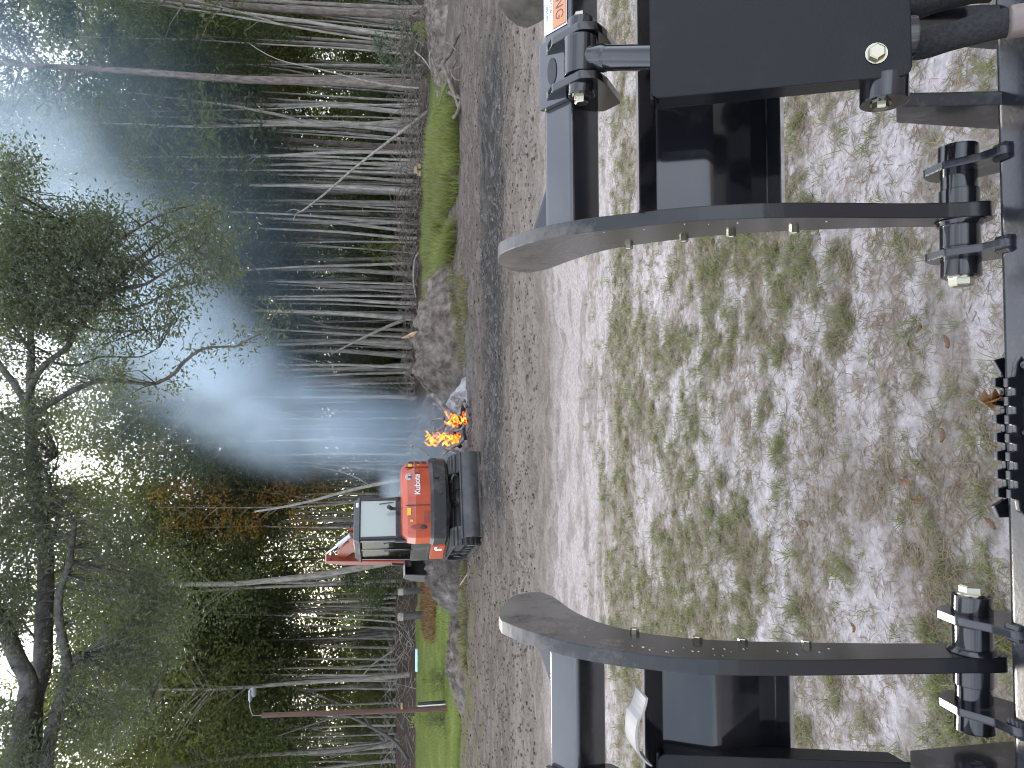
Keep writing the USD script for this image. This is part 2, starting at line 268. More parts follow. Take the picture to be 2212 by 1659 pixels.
def ground_colour(x, y):
    n1, n2, n3 = fbm2(x, y, 0.8, 4, 41), fbm2(x, y * 3.0, 2.6, 4, 43), fbm2(x, y * 2.5, 11, 3, 47)
    c = np.zeros(x.shape + (3,)); c[:] = (0.110, 0.090, 0.073)
    c = mixc(c, (0.162, 0.138, 0.117), sm(0.42, 0.62, n2))
    c = mixc(c, (0.085, 0.068, 0.055), sm(0.56, 0.72, n3) * 0.7)
    yy = y + 0.5 * (n1 - 0.5) * 2
    c = mixc(c, (0.190, 0.165, 0.144), sm(11.9, 11.0, yy) * (0.5 + 0.5 * sm(0.35, 0.6, n2)))
    sand = sm(9.4, 8.4, yy) * (0.45 + 0.55 * sm(0.36, 0.55, n2))
    c = mixc(c, (0.315, 0.285, 0.272), sand)
    near = sm(6.9, 6.3, yy)
    c = mixc(c, (0.37, 0.345, 0.348), near * sm(0.3, 0.55, n2 * 0.5 + n1 * 0.5) * 0.9)
    c = mixc(c, (0.225, 0.203, 0.185), near * sm(2.15, 2.7, y + 0.25 * (x < -0.25)) * sm(0.49, 0.66, 0.6 * fbm2(x, y * 1.7, 2.2, 4, 53) + 0.4 * fbm2(x, y * 1.6, 13, 3, 54)) * 0.8)
    c = mixc(c, (0.20, 0.18, 0.14), patch(x, y) * 0.6)
    burnt = np.exp(-((yy - 13.5 - 0.10 * x) / 1.35) ** 4) * sm(-3.4, -1.4, x) * sm(7.5, 5.2, x)
    c = mixc(c, (0.040, 0.038, 0.036), np.minimum(1, burnt * (0.85 + 0.4 * sm(0.62, 0.4, n2))))
    c = mixc(c, (0.22, 0.21, 0.205), burnt * sm(0.58, 0.70, n3) * 0.45)
    fire = np.exp(-(((x + 1.0) / 2.0) ** 2 + ((y - 18.0) / 1.6) ** 2))
    c = mixc(c, (0.20, 0.19, 0.185), np.minimum(1, fire * 0.8))
    # low grass on the scraped ground's margin and the lawn on the left
    lawn = sm(-5.5, -7.2, x + 0.9 * (n1 - 0.5) * 2) * sm(18.2, 20.4, yy) * sm(44, 41, y)
    c = mixc(c, (0.125, 0.165, 0.040), np.minimum(1, lawn))
    weeds = sm(0.50, 0.64, fbm2(x, y * 1.6, 1.1, 4, 61)) * sm(14.5, 16.5, yy) * sm(20.5, 18.5, yy) * sm(-3.6, -4.6, x)
    c = mixc(c, (0.125, 0.120, 0.045), weeds * 0.8)
    bank = sm(18.2, 19.2, y - 0.35 * x) * sm(1.0, 2.0, x) * sm(31, 27, y)
    c = mixc(c, (0.12, 0.16, 0.035), bank * 0.85)
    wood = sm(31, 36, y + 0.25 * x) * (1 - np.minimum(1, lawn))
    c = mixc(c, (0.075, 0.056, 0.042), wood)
    k = 0.80 + 0.14 * sm(9.5, 7.0, yy); return c * k[..., None] * np.array([1.0, 0.985, 0.985])
def axis(lo, hi, dense, a, b, n):
    t = np.linspace(0, 1, n); s = dense
    return t
gx = np.r_[-160, -110, -80, -60, -48, np.arange(-40, -14, 1.0), np.arange(-14, -4, 0.12), np.arange(-4, 4, 0.032), np.arange(4, 14, 0.12), np.arange(14, 40.1, 1.0), 48, 60, 80, 110, 160]
gy = np.r_[-60, -30, -15, -8, -4, -2, -1, -0.3, 0.3, np.arange(0.8, 1.7, 0.06), np.arange(1.7, 7.5, 0.026), np.arange(7.5, 14, 0.05), np.arange(14, 24, 0.09), np.arange(24, 60, 0.5), np.arange(60, 120, 5), 130, 160, 220, 300]
GX, GY = np.meshgrid(gx, gy); GZ = height(GX, GY)
V = np.stack([GX, GY, GZ], -1).reshape(-1, 3); nx = len(gx)
ii = (np.arange(len(gy) - 1)[:, None] * nx + np.arange(nx - 1)[None]).ravel()
Fq = np.stack([ii, ii + 1, ii + nx + 1, ii + nx], 1)
mat('ground', {'g': ('geometry', {}), 'a': ('attribute', {'attribute': 'tint'}),
    'n': ('noise_texture', {'scale': 26.0, 'detail': 8.0, 'roughness': 0.75}), 'mr': ('map_range', {'from_min': 0.3, 'from_max': 0.7, 'to_min': 0.62, 'to_max': 1.36}), 'm': ('mix', {'mix_type': 'multiply', 'fac': 1.0}),
    'v': ('noise_texture', {'scale': 130.0, 'detail': 3.0, 'roughness': 0.7}), 'vr': ('map_range', {'from_min': 0.62, 'from_max': 0.74, 'to_min': 0.0, 'to_max': 0.75, 'clamp': True}), 'sp': ('mix', {'color2': (0.035, 0.028, 0.022)}),
    'n2': ('noise_texture', {'scale': 45.0, 'detail': 6.0, 'roughness': 0.7}), 'b': ('bump', {'strength': 0.75, 'distance': 0.02}),
    'p': ('principled_bsdf', {'roughness': 0.95, 'specular_ior_level': 0.15})},
    [('g.position', 'n.vector'), ('g.position', 'v.vector'), ('g.position', 'n2.vector'), ('n.fac', 'mr.value'), ('a.color', 'm.color1'), ('mr.result', 'm.color2'), ('m.color', 'sp.color1'), ('v.fac', 'vr.value'), ('vr.result', 'sp.fac'), ('sp.color', 'p.base_color'), ('n2.fac', 'b.height'), ('b.normal', 'p.normal')], 'p.BSDF')
gm = usdkit.mesh(stage, '/World/ground', (V, Fq), M['ground'], smooth=True)
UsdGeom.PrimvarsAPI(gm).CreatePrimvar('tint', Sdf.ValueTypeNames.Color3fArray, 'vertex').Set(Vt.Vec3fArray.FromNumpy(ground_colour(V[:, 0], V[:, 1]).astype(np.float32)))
tag(gm, 'grey sandy ground with patchy grass and scraped brown dirt', 'ground', kind='structure')
def hz(x, y): return float(height(np.array([x], float), np.array([y], float))[0])

def lump(name, cx, cy, rx, ry, h, m, seed, label, cat, rot=0.0, kind=None, peak=2.0, sink=0.25, clod=1.0):
    """A heap of earth: a closed dome with a lumpy outline and clods."""
    n, k = 150, 54; th = np.linspace(0, 2 * PI, n, endpoint=False); rr = np.linspace(0, 1, k)
    R, T = np.meshgrid(rr, th, indexing='ij'); out = 0.82 + 0.36 * meshkit.fbm(np.stack([np.cos(T) * 1.3, np.sin(T) * 1.3, np.zeros_like(T) + seed], -1), 3, seed)
    px, py = R * np.cos(T) * rx * out, R * np.sin(T) * ry * out
    c, s = math.cos(rot), math.sin(rot); xw, yw = cx + px * c - py * s, cy + px * s + py * c
    zz = h * (1 - R ** peak) ** 1.1 * (0.75 + 0.5 * fbm2(xw, yw, 0.9, 3, seed)) + clod * (fbm2(xw, yw, 2.6, 4, seed + 5) - 0.5) * 0.55 * h * (1 - R ** 4) + clod * (fbm2(xw, yw, 9, 3, seed + 6) - 0.5) * 0.22 * (1 - R ** 6)
    zz = zz - 0.12 * R ** 6 + height(xw, yw) * 0.5
    v = np.stack([xw, yw, zz], -1).reshape(-1, 3); q = []
    for i in range(k - 1):
        j = np.arange(n); q.append(np.stack([i * n + j, (i + 1) * n + j, (i + 1) * n + (j + 1) % n, i * n + (j + 1) % n], 1))
    q = np.vstack(q); b = len(v); v = np.vstack([v, [[cx, cy, -sink]]]); j = np.arange(n); L = (k - 1) * n
    f = np.vstack([q[:, [0, 1, 2]], q[:, [0, 2, 3]], np.stack([np.full(n, b), L + (j + 1) % n, L + j], 1)])
    return obj(name, (v, f), m, smooth=True, label=label, cat=cat, kind=kind)
# ------------------------------------------------------------------ heaps
p = gp(1000, 745); lump('dirt_mound', p[0] + 0.1, p[1] + 1.4, 2.5, 1.5, 1.25, 'mound_dirt', 3, 'broad grey-brown dirt mound just right of the burning pile', 'dirt mound')
p = gp(1000, 930); lump('dirt_mound', p[0] - 0.3, p[1] + 2.6, 2.3, 1.2, 1.12, 'mound_dirt', 8, 'low dirt bank directly behind the flames', 'dirt mound')
p = gp(1005, 1265); lump('ash_mound', p[0] + 0.2, p[1] + 0.8, 1.5, 1.0, 0.85, 'mound_ash', 12, 'grey ashy dirt heap left of the excavator tracks', 'dirt mound')
p = gp(1003, 1395); lump('dirt_mound', p[0] - 0.3, p[1] + 0.5, 1.9, 0.9, 0.30, 'mound_dirt', 15, 'low flattened brown dirt rise in front of the left lawn', 'dirt mound')
p = gp(985, 20); lump('dirt_mound', p[0] + 1.6, p[1] + 2.6, 3.6, 1.6, 0.5, 'mound_dirt', 18, 'rough dirt rise under the tangled roots at far right', 'dirt mound')

# ------------------------------------------------------------------ leaf and tree builders
def leaf_cards(c, size, rs, flat=0.4, narrow=0.5, curl=0.15):
    """One kinked rhombus leaf (two triangles) at each centre."""
    n = len(c); a = rs.normal(size=(n, 3)); a[:, 2] *= flat; a /= np.linalg.norm(a, axis=1, keepdims=True)
    t = rs.normal(size=(n, 3)); b = np.cross(a, t); b /= np.linalg.norm(b, axis=1, keepdims=True); w = np.cross(a, b)
    s = (size * rs.uniform(0.65, 1.35, n))[:, None] if np.ndim(size) == 0 else (size * rs.uniform(0.7, 1.3, n))[:, None]
    v = np.stack([c - a * s * 0.5, c + b * s * 0.5 * narrow + w * s * curl, c + a * s * 0.5, c - b * s * 0.5 * narrow + w * s * curl], 1).reshape(-1, 3)
    i = np.arange(n)[:, None] * 4
    return v, np.vstack([i + [0, 1, 2], i + [0, 2, 3]])
def crown_points(n, z0, z1, rmax, rs, clumps, tight, shape=0.6):
    zc = z0 + (z1 - z0) * rs.beta(1.6, 1.5, clumps); u = (zc - z0) / (z1 - z0)
    rad = rmax * np.sin(np.clip(u * 0.9 + 0.08, 0, 1) * PI) ** shape; th = rs.uniform(0, 2 * PI, clumps); r = rad * np.sqrt(rs.uniform(0.05, 1, clumps))
    cc = np.stack([r * np.cos(th), r * np.sin(th), zc], 1); k = rs.integers(0, clumps, n)
    return cc[k] + rs.normal(size=(n, 3)) * tight * np.array([1, 1, 0.65]), cc
def trunk_path(h, rs, wob, n=14):
    z = np.linspace(0, h, n); ph = rs.uniform(0, 6.28, 4)
    x = wob * (np.sin(z * 0.33 + ph[0]) - math.sin(ph[0]) + 0.4 * (np.sin(z * 0.9 + ph[1]) - math.sin(ph[1])))
    y = wob * (np.sin(z * 0.29 + ph[2]) - math.sin(ph[2]) + 0.4 * (np.sin(z * 0.8 + ph[3]) - math.sin(ph[3])))
    return np.stack([x, y, z - 0.25 * (np.arange(n) == 0)], 1)
def on(path, z): return np.array([np.interp(z, path[:, 2], path[:, k]) for k in range(3)])
def tree_kind(name, h, r0, z0, rmax, nleaf, clumps, tight, size, bark, leafm, seed, wob=0.12, limbs=10, narrow=0.5, shape=0.6, fork=False, sub=True, needles=False):
    rs = np.random.default_rng(seed); path = '/World/' + name
    stage.CreateClassPrim(path)
    tp = trunk_path(h, rs, wob); rad = r0 * (1 - 0.86 * (np.linspace(0, 1, len(tp))) ** 1.1); rad[0] *= 1.35
    parts = [tube(tp, rad, 8)]
    pts, cc = crown_points(nleaf, z0, h * 1.02, rmax, rs, clumps, tight, shape)
    pts[:, :2] += np.stack([np.interp(pts[:, 2], tp[:, 2], tp[:, k]) for k in (0, 1)], 1); cc[:, :2] += np.stack([np.interp(cc[:, 2], tp[:, 2], tp[:, k]) for k in (0, 1)], 1)
    order = np.argsort(-np.hypot(cc[:, 0], cc[:, 1]))[:limbs]
    for c in cc[order]:
        q = on(tp, max(z0 * 0.55, c[2] - 0.45 * np.hypot(c[0], c[1]) - 0.3)); mid = (q + c) / 2 + [0, 0, 0.12]
        parts.append(tube([q, mid, c], [r0 * 0.32, r0 * 0.2, r0 * 0.06], 4, False))
    for k in range(4):   # dead stubs low on the stem
        q = on(tp, rs.uniform(0.15, 0.6) * h); a = rs.uniform(0, 6.28); L = rs.uniform(0.3, 1.1)
        parts.append(tube([q, q + [math.cos(a) * L, math.sin(a) * L, L * rs.uniform(0, 0.8)]], [r0 * 0.13, r0 * 0.05], 3, False))
    if fork:
        q = on(tp, h * 0.32); parts.append(tube([q, q + [0.35, 0.1, 1.2], q + [0.75, 0.2, 3.5], q + [1.3, 0.4, 8]], [r0 * 0.7, r0 * 0.62, r0 * 0.5, r0 * 0.2], 7, False))
    obj('trunk', join(*parts), bark, path, smooth=True, local=True)
    if needles:
        pts2 = np.repeat(pts, 1, 0); v = leaf_cards(pts2, size, rs, 0.7, 0.16, 0.05)
    else: v = leaf_cards(pts, size, rs, 0.5, narrow)
    obj('crown', v, leafm, path, local=True)
    return path
count = {}
def plant(kind, name, loc, label, cat='tree', group=None, s=1.0, sz=1.0, rz=0.0, lean=(0, 0)):
    path = '/World/' + numbered('/World', name)
    x = UsdGeom.Xform.Define(stage, path); x.GetPrim().GetReferences().AddInternalReference(kind); x.GetPrim().SetInstanceable(True)
    x.AddTranslateOp().Set(Gf.Vec3d(*map(float, loc)))
    if lean[0] or lean[1]: x.AddRotateXYZOp().Set(Gf.Vec3f(math.degrees(lean[1]), math.degrees(lean[0]), 0))
    x.AddRotateZOp().Set(math.degrees(rz)); x.AddScaleOp().Set(Gf.Vec3f(s, s, sz))
    tag(x, label, cat, group); return path

K = {}
for i in range(5):
    K['thin', i] = tree_kind(f'thin_tree_kind_{i}', 17.0, 0.085, 7.5, 1.7, 1500, 26, 0.42, 0.22, 'bark_pale' if i % 2 == 0 else 'bark_mid', ('leaf_green', 'leaf_deep', 'leaf_olive', 'leaf_green', 'leaf_deep')[i], 100 + i, 0.035 + 0.012 * i, 9, fork=(i == 3))
for i in range(4):
    K['broad', i] = tree_kind(f'broad_tree_kind_{i}', 16.5, 0.13, (3.2 if i % 2 == 0 else 6.4), 3.3, 6500, 75, 0.55, 0.21, 'bark_mid', ('leaf_green', 'leaf_olive', 'leaf_olive', 'leaf_green')[i], 200 + i, 0.15, 18)
for i in range(2):
    K['autumn', i] = tree_kind(f'autumn_tree_kind_{i}', 13.0, 0.10, 4.5, 2.0, 2200, 30, 0.45, 0.2, 'bark_mid', 'leaf_autumn', 300 + i, 0.15, 12)
for i in range(2):
    K['pine', i] = tree_kind(f'pine_tree_kind_{i}', 24.0, 0.19, 12.0, 3.0, 5200, 46, 0.36, 0.34, 'bark_pine', 'needle', 400 + i, 0.06, 26, needles=True)
def bush_kind(name, h, r, n, clumps, tight, size, leafm, seed, stems=7):
    rs = np.random.default_rng(seed); path = '/World/' + name; stage.CreateClassPrim(path)
    pts, cc = crown_points(n, 0.12 * h, h, r, rs, clumps, tight, 0.45); pr = []
    for c in cc[:stems * 2]:
        b = rs.normal(size=2) * 0.12; pr.append(tube([[b[0], b[1], -0.1], [c[0] * 0.5, c[1] * 0.5, c[2] * 0.6], c], [0.03, 0.02, 0.006], 4, False))
    obj('stem', join(*pr), 'bark_mid', path, local=True); obj('foliage', leaf_cards(pts, size, rs, 0.5), leafm, path, local=True); return path
for i in range(4):
    K['bush', i] = bush_kind(f'bush_kind_{i}', 5.0, 2.3, 4200, 50, 0.42, 0.19, ('leaf_deep', 'leaf_green', 'leaf_deep', 'leaf_olive')[i], 500 + i)
K['shrub', 0] = bush_kind('grey_shrub_kind', 1.9, 1.1, 1500, 40, 0.14, 0.11, 'shrub_grey', 520)
K['shrub', 1] = bush_kind('bright_shrub_kind', 1.6, 0.8, 900, 22, 0.16, 0.12, 'grass_bright', 521)

# ------------------------------------------------------------------ the wood: trunks as they stand in the photograph (px of base, px and py higher up, width)
def depth_of(py): return float(np.interp(py, [0, 200, 450, 700, 900, 1250, 1660], [31, 33, 37, 43, 46, 50, 52]))
TR = [(16, 3, 9), (85, 50, 8), (98, 56, 5), (116, 102, 4), (139, 138, 4), (160, 156, 5), (222, 227, 3), (242, 239, 10), (257, 258, 9), (272, 265, 7), (284, 275, 8), (301, 290, 6), (326, 330, 7), (344, 337, 5), (352, 352, 6), (361, 350, 6),
      (372, 370, 5), (391, 385, 6), (411, 398, 8), (418, 406, 6), (436, 433, 6), (443, 440, 5), (482, 466, 6), (500, 472, 7), (515, 504, 6), (546, 528, 3), (567, 577, 6), (591, 579, 9), (614, 612, 3), (632, 620, 4), (640, 638, 4), (655, 653, 7), (664, 660, 4),
      (687, 677, 10), (713, 695, 6), (729, 716, 5), (748, 745, 9), (768, 769, 10), (786, 792, 7), (793, 795, 6), (803, 817, 6), (826, 835, 5), (839, 840, 5), (851, 848, 6), (872, 859, 5), (891, 890, 4), (903, 900, 5), (915, 914, 5), (930, 928, 5), (948, 955, 5), (962, 950, 5), (981, 980, 6),
      (1021, 1000, 6), (1068, 1070, 6), (1076, 1082, 5), (1110, 1108, 5), (1126, 1118, 6), (1146, 1144, 5), (1152, 1160, 4), (1246, 1240, 6), (1255, 1262, 4), (1265, 1262, 5), (1283, 1290, 4), (1300, 1318, 4), (1314, 1310, 4), (1331, 1325, 5), (1346, 1335, 4), (1360, 1358, 5), (1380, 1384, 4),
      (1426, 1424, 5), (1446, 1446, 5), (1461, 1460, 5), (1471, 1474, 5), (1490, 1494, 5), (1517, 1520, 5), (1548, 1556, 4), (1566, 1572, 5), (1585, 1588, 4), (1602, 1600, 4), (1624, 1628, 5), (1648, 1650, 5)]
WHERE = [(-1, 215, 'behind the grey shrub and tangled roots at far right'), (215, 430, 'behind the right end of the bright grass bank'), (430, 610, 'behind the middle of the bright grass bank'), (610, 800, 'behind the broad dirt mound'), (800, 990, 'behind the burning pile'),
         (990, 1215, 'behind the excavator'), (1215, 1400, 'behind the two short dark posts'), (1400, 1530, 'right of the tall brown pole'), (1530, 1700, 'left of the tall brown pole')]
def where(py):
    for a, b, t in WHERE:
        if a <= py < b: return t
rs = np.random.default_rng(77); TR.sort(); ORD = 'first second third fourth fifth sixth seventh eighth ninth tenth eleventh twelfth thirteenth fourteenth fifteenth sixteenth seventeenth eighteenth'.split()
for i, (p0, p1, w) in enumerate(TR):
    D = depth_of(p0) + rs.uniform(-2, 3); a = at(880, p0, D); b = at(620, p1, D); k = int(rs.choice([0, 1, 2, 4, 0, 1, 2, 4, 3]))
    r = w * D / FOC / 2; s = float(np.clip(r / 0.075, 0.5, 2.0))
    lean = math.atan2(b[0] - a[0], b[2] - a[2])
    t = where(p0)
    plant(K['thin', k], 'thin_tree', (a[0], a[1], hz(a[0], a[1]) - 0.05), f'slender pale tree, {ORD[sum(1 for q in TR[:i] if where(q[0]) == t)]} from right, {t}', 'tree', f'slender pale trees {t}', s, rs.uniform(0.85, 1.12), 0.0, (lean, rs.uniform(-0.02, 0.02)))
for i in range(70):
    p0 = rs.uniform(-20, 1010); D = depth_of(p0) + rs.uniform(1, 9); a = at(880, p0, D); k = int(rs.choice([0, 1, 2, 4])); t = where(min(max(p0, 0), 1650))
    plant(K['thin', k], 'thin_tree', (a[0], a[1], hz(a[0], a[1]) - 0.05), f'very thin pale stem {t}', 'tree', f'very thin stems {t}', rs.uniform(0.4, 0.7), rs.uniform(0.75, 1.0), rs.uniform(0, 6), (rs.normal() * 0.015, 0))
# trees told apart by their look
D = 30.5; a = at(900, 186, D); plant(K['pine', 0], 'pine_tree', (a[0], a[1], 0), 'tall thick straight pine behind the pale bare sapling at far right', 'tree', None, 1.0, 1.0, 0.4, (-0.012, 0))
D = 31.5; a = at(905, 34, D); plant(K['pine', 1], 'pine_tree', (a[0], a[1], 0), 'thick brown pine beside the grey shrub at the far right edge', 'tree', None, 0.95, 1.02, 2.0, (-0.02, 0))
D = 38.0; a = at(890, 319, D); plant(K['pine', 0], 'pine_tree', (a[0], a[1], 0), 'reddish-brown pine just left of the leaning bare trunk', 'tree', None, 0.75, 0.95, 3.0)
# random wood further in
grp = {}
for i in range(150):
    y = rs.uniform(48, 78); x = rs.uniform(-0.62, 0.62) * y
    py = 829.5 - x / y * FOC; t = where(min(max(py, 0), 1650)); k = int(rs.integers(0, 5))
    plant(K['thin', k], 'forest_tree', (x, y, -0.1), f'distant thin trunk {t}', 'tree', f'distant trunks {t}', rs.uniform(0.6, 1.3), rs.uniform(0.85, 1.1), rs.uniform(0, 6), (rs.normal() * 0.014, 0))
# broad crowns
for i in range(104):
    y = rs.uniform(44, 76); x = rs.uniform(-0.60, 0.60) * y; py = 829.5 - x / y * FOC
    if 940 < py < 1060 and rs.uniform() < 0.6: continue
    t = where(min(max(py, 0), 1650)); k = int(rs.integers(0, 2)) * 2 + (0 if y > 56 else 1); left = py > 1050
    plant(K['broad', k], 'broadleaf_tree', (x, y, -0.1), f'leafy green tree {t}', 'tree', f'leafy trees {t}', rs.uniform(0.85, 1.3), rs.uniform(0.9, 1.15) * (1.32 if left else 1.12), rs.uniform(0, 6))
for i, py in enumerate([245, 290, 330, 375, 420, 470, 515, 560, 620, 680, 740, 800, 860, 915, 150, 80]):
    D = rs.uniform(40, 50); a = at(880, py, D); t = where(py)
    plant(K['broad', int(rs.choice([1, 3]))], 'broadleaf_tree', (a[0], a[1], -0.1), f'leafy green tree {t}', 'tree', f'leafy trees {t}', rs.uniform(0.8, 1.0), rs.uniform(1.3, 1.55) if py < 560 else rs.uniform(1.15, 1.35), rs.uniform(0, 6))
for (px, py, D, s, lb) in [(700, 1075, 46, 1.0, 'yellow-orange autumn tree rising behind the excavator cab'), (700, 1040, 54, 0.9, 'smaller rusty autumn tree right of the excavator cab'), (720, 1548, 60, 0.7, 'golden autumn tree glowing left of the brown pole'), (720, 370, 56, 0.55, 'small yellow autumn tree deep behind the leaning bare trunk'), (720, 505, 50, 0.5, 'small orange-leaved tree deep in the right wood'), (700, 60, 50, 0.9, 'rust-tinted autumn tree high at the far right')]:
    a = at(880, py, D); plant(K['autumn', int(rs.integers(0, 2))], 'autumn_tree', (a[0], a[1], -0.1), lb, 'tree', None, s, 1.15, rs.uniform(0, 6))
for i in range(90):
    y = rs.uniform(46, 80); x = rs.uniform(-0.62, 0.62) * y; py = 829.5 - x / y * FOC; t = where(min(max(py, 0), 1650))
    plant(K['bush', int(rs.integers(0, 4))], 'understory_bush', (x, y, -0.1), f'dark understory bush {t}', 'bush', f'understory bushes {t}', rs.uniform(0.7, 1.4), rs.uniform(0.45, 1.05), rs.uniform(0, 6))
# far wood that reads as one mass
rs = np.random.default_rng(91); c = []
for i in range(380):
    y = rs.uniform(80, 105); x = rs.uniform(-0.75, 0.75) * y; hh = rs.uniform(7, 19) if x > -22 else rs.uniform(3, 9)
    c.append(np.array([x, y, 0]) + np.stack([rs.normal(size=260) * 2.2, rs.normal(size=260) * 1.5, rs.uniform(0, 1, 260) * hh], 1))
c = np.vstack(c); c = c[c[:, 2] > 0]
obj('distant_woodland', leaf_cards(c, 0.55, rs, 0.5, 0.55), 'leaf_deep', label='dark mass of far woodland seen between the trunks', cat='woodland', kind='stuff')
# ------------------------------------------------------------------ near oak: limbs over the upper left, leaves against the sky
rs = np.random.default_rng(5)
oak = thing('oak_tree', 'dark oak whose thick limbs and leaves reach in from the left', 'tree', (*gp(1500, 1659 + 240)[:2] * 0 + np.array([-7.4, 10.6]), 0.0))
def limb(pxs, d0, d1, w0, w1, n=26, wig=0.06):
    P = spline(np.array(pxs, float), n); D = np.linspace(d0, d1, n); out = []
    for (px, py), d in zip(P, D): out.append(at(px, py, d))
    out = np.array(out); out += np.cumsum(rs.normal(size=out.shape) * wig * 0.12, axis=0) * np.array([0.4, 1, 0.4])
    W = np.linspace(w0, w1, n) * D / FOC / 2
    return out, W
LIMBS = [([(78, 1850), (66, 1659), (66, 1528), (91, 1427), (93, 1327), (96, 1251), (96, 1176), (81, 1085), (65, 999), (63, 924), (60, 873)], 10.8, 11.0, 46, 20),
    ([(40, 1850), (30, 1659), (52, 1528), (60, 1478), (35, 1427), (0, 1347), (-60, 1260)], 10.8, 10.2, 46, 26),
    ([(110, 1850), (100, 1659), (126, 1528), (146, 1442), (136, 1377), (126, 1301), (151, 1206), (161, 1125)], 10.9, 10.0, 32, 10),
    ([(146, 1442), (160, 1425), (178, 1410)], 10.5, 10.4, 20, 13), ([(96, 1200), (116, 1155), (136, 1090), (166, 1055)], 10.9, 10.3, 13, 4), ([(88, 1085), (105, 1060), (96, 1020), (80, 1000)], 10.9, 10.6, 11, 5), ([(100, 1045), (120, 1010), (128, 985)], 10.9, 10.5, 7, 2),
    ([(60, 873), (40, 840), (15, 800), (-40, 740)], 11.0, 11.4, 17, 8), ([(60, 873), (69, 820), (69, 711), (58, 638), (30, 560), (20, 480)], 11.0, 11.2, 17, 5), ([(35, 919), (15, 908), (-30, 885)], 11.0, 10.8, 14, 11),
    ([(60, 873), (73, 827), (109, 780), (153, 747), (175, 704), (204, 674), (233, 638), (327, 612), (364, 587), (430, 545)], 11.0, 10.2, 15, 3), ([(62, 905), (109, 871), (164, 838), (226, 818), (320, 827), (367, 809), (400, 773), (451, 747), (498, 747), (524, 736), (567, 711), (595, 668)], 11.0, 10.0, 13, 2.5),
    ([(175, 704), (240, 716), (346, 713), (386, 693)], 10.8, 10.4, 5, 2), ([(109, 780), (165, 790), (230, 770), (300, 772), (350, 750)], 10.8, 11.4, 7, 2), ([(69, 711), (120, 640), (180, 570), (260, 520), (340, 470), (420, 445)], 11.1, 10.8, 10, 2), ([(175, 704), (240, 620), (320, 540), (420, 480), (480, 455)], 10.8, 11.5, 7, 2),
    ([(233, 638), (330, 560), (430, 500), (505, 500)], 10.6, 10.8, 5, 1.5), ([(204, 674), (300, 660), (380, 620), (460, 600), (510, 560)], 10.7, 10.4, 5, 1.5), ([(69, 760), (30, 700), (5, 640), (-30, 560)], 11.0, 11.6, 9, 3), ([(58, 638), (110, 560), (160, 490), (240, 470)], 11.2, 11.0, 6, 1.5), ([(30, 560), (35, 460), (30, 380), (20, 330)], 11.2, 11.2, 4, 1.5),
    ([(75, 1050), (40, 1010), (10, 950), (-20, 900)], 11, 11.3, 7, 2), ([(92, 1300), (60, 1270), (55, 1200), (75, 1130), (62, 1060)], 10.9, 11.2, 6, 2), ([(96, 1251), (180, 1210), (260, 1190), (330, 1150)], 10.9, 11.6, 6, 2), ([(146, 1442), (220, 1400), (280, 1330), (300, 1250)], 10.8, 11.5, 7, 2), ([(110, 1590), (200, 1550), (270, 1560), (330, 1520)], 10.8, 11.3, 6, 2), ([(95, 1400), (50, 1340), (20, 1250), (-10, 1160)], 10.8, 11.0, 5, 2)]
paths = [limb(*L) for L in LIMBS]
tb = np.array([-7.4, 10.6, 0.0]); q = paths[0][0][0]
trunkp = spline(np.array([tb + [0, 0, -0.3], tb + [0.05, 0.02, 2.0], tb + [0.1, 0.08, 4.0], (tb + [0.2, 0.1, 4.0] + q) / 2 + [0.1, 0, 0.3], q + (0.0, 0.05, 0)]), 16)
obj('trunk', tube(trunkp, np.linspace(0.36, 0.17, 16), 12), 'bark_oak', oak, smooth=True)
for k in range(3): obj('limb', join(*([tube(*paths[k], 10)] + ([tube(np.array([trunkp[9], (trunkp[9] + paths[k][0][0]) / 2, paths[k][0][1]]), [0.2, 0.17, paths[k][1][1]], 10)] if k else []))), 'bark_oak', oak, smooth=True)
for p_ in paths[3:]: obj('branch', tube(*p_, 6, False), 'bark_oak', oak, smooth=True)
LEAFY = [(Polygon([(-60, 380), (60, 420), (110, 455), (190, 425), (300, 440), (400, 440), (470, 440), (505, 520), (500, 590), (420, 640), (390, 690), (330, 740), (320, 800), (330, 880), (250, 860), (190, 850), (110, 890), (-60, 900)]), 300),
    (Polygon([(-40, 480), (100, 450), (250, 480), (290, 560), (270, 640), (180, 700), (60, 720), (-40, 700)]), 430),
    (Polygon([(-20, 310), (30, 320), (72, 335), (78, 375), (40, 430), (-20, 450)]), 34), (Polygon([(-60, 880), (35, 900), (55, 1000), (60, 1100), (65, 1300), (20, 1400), (-60, 1420)]), 330), (Polygon([(105, 1085), (190, 1040), (290, 1100), (330, 1250), (300, 1420), (340, 1560), (200, 1659), (100, 1560), (150, 1420), (140, 1250)]), 330),
    (Polygon([(-40, 1480), (60, 1560), (120, 1659), (60, 1720), (-40, 1700)]), 130), (Polygon([(240, 1230), (330, 1200), (400, 1300), (410, 1420), (300, 1460)]), 120), (Polygon([(60, 880), (110, 900), (120, 980), (90, 1080), (110, 1200), (80, 1250), (50, 1050)]), 90)]
allp = np.vstack([p for p, w in paths]); twigs, cents, cl = [], [], []
LP = [(p[0][i], None) for p in paths for i in range(len(p[0]))]
def pick(poly):
    x0, y0, x1, y1 = poly.bounds
    from shapely.geometry import Point
    while True:
        px, py = rs.uniform(x0, x1), rs.uniform(y0, y1)
        if poly.contains(Point(px, py)): return px, py
for poly, n in LEAFY:
    for _ in range(n): px, py = pick(poly); cl.append(at(px, py, rs.uniform(9.7, 12.4)))
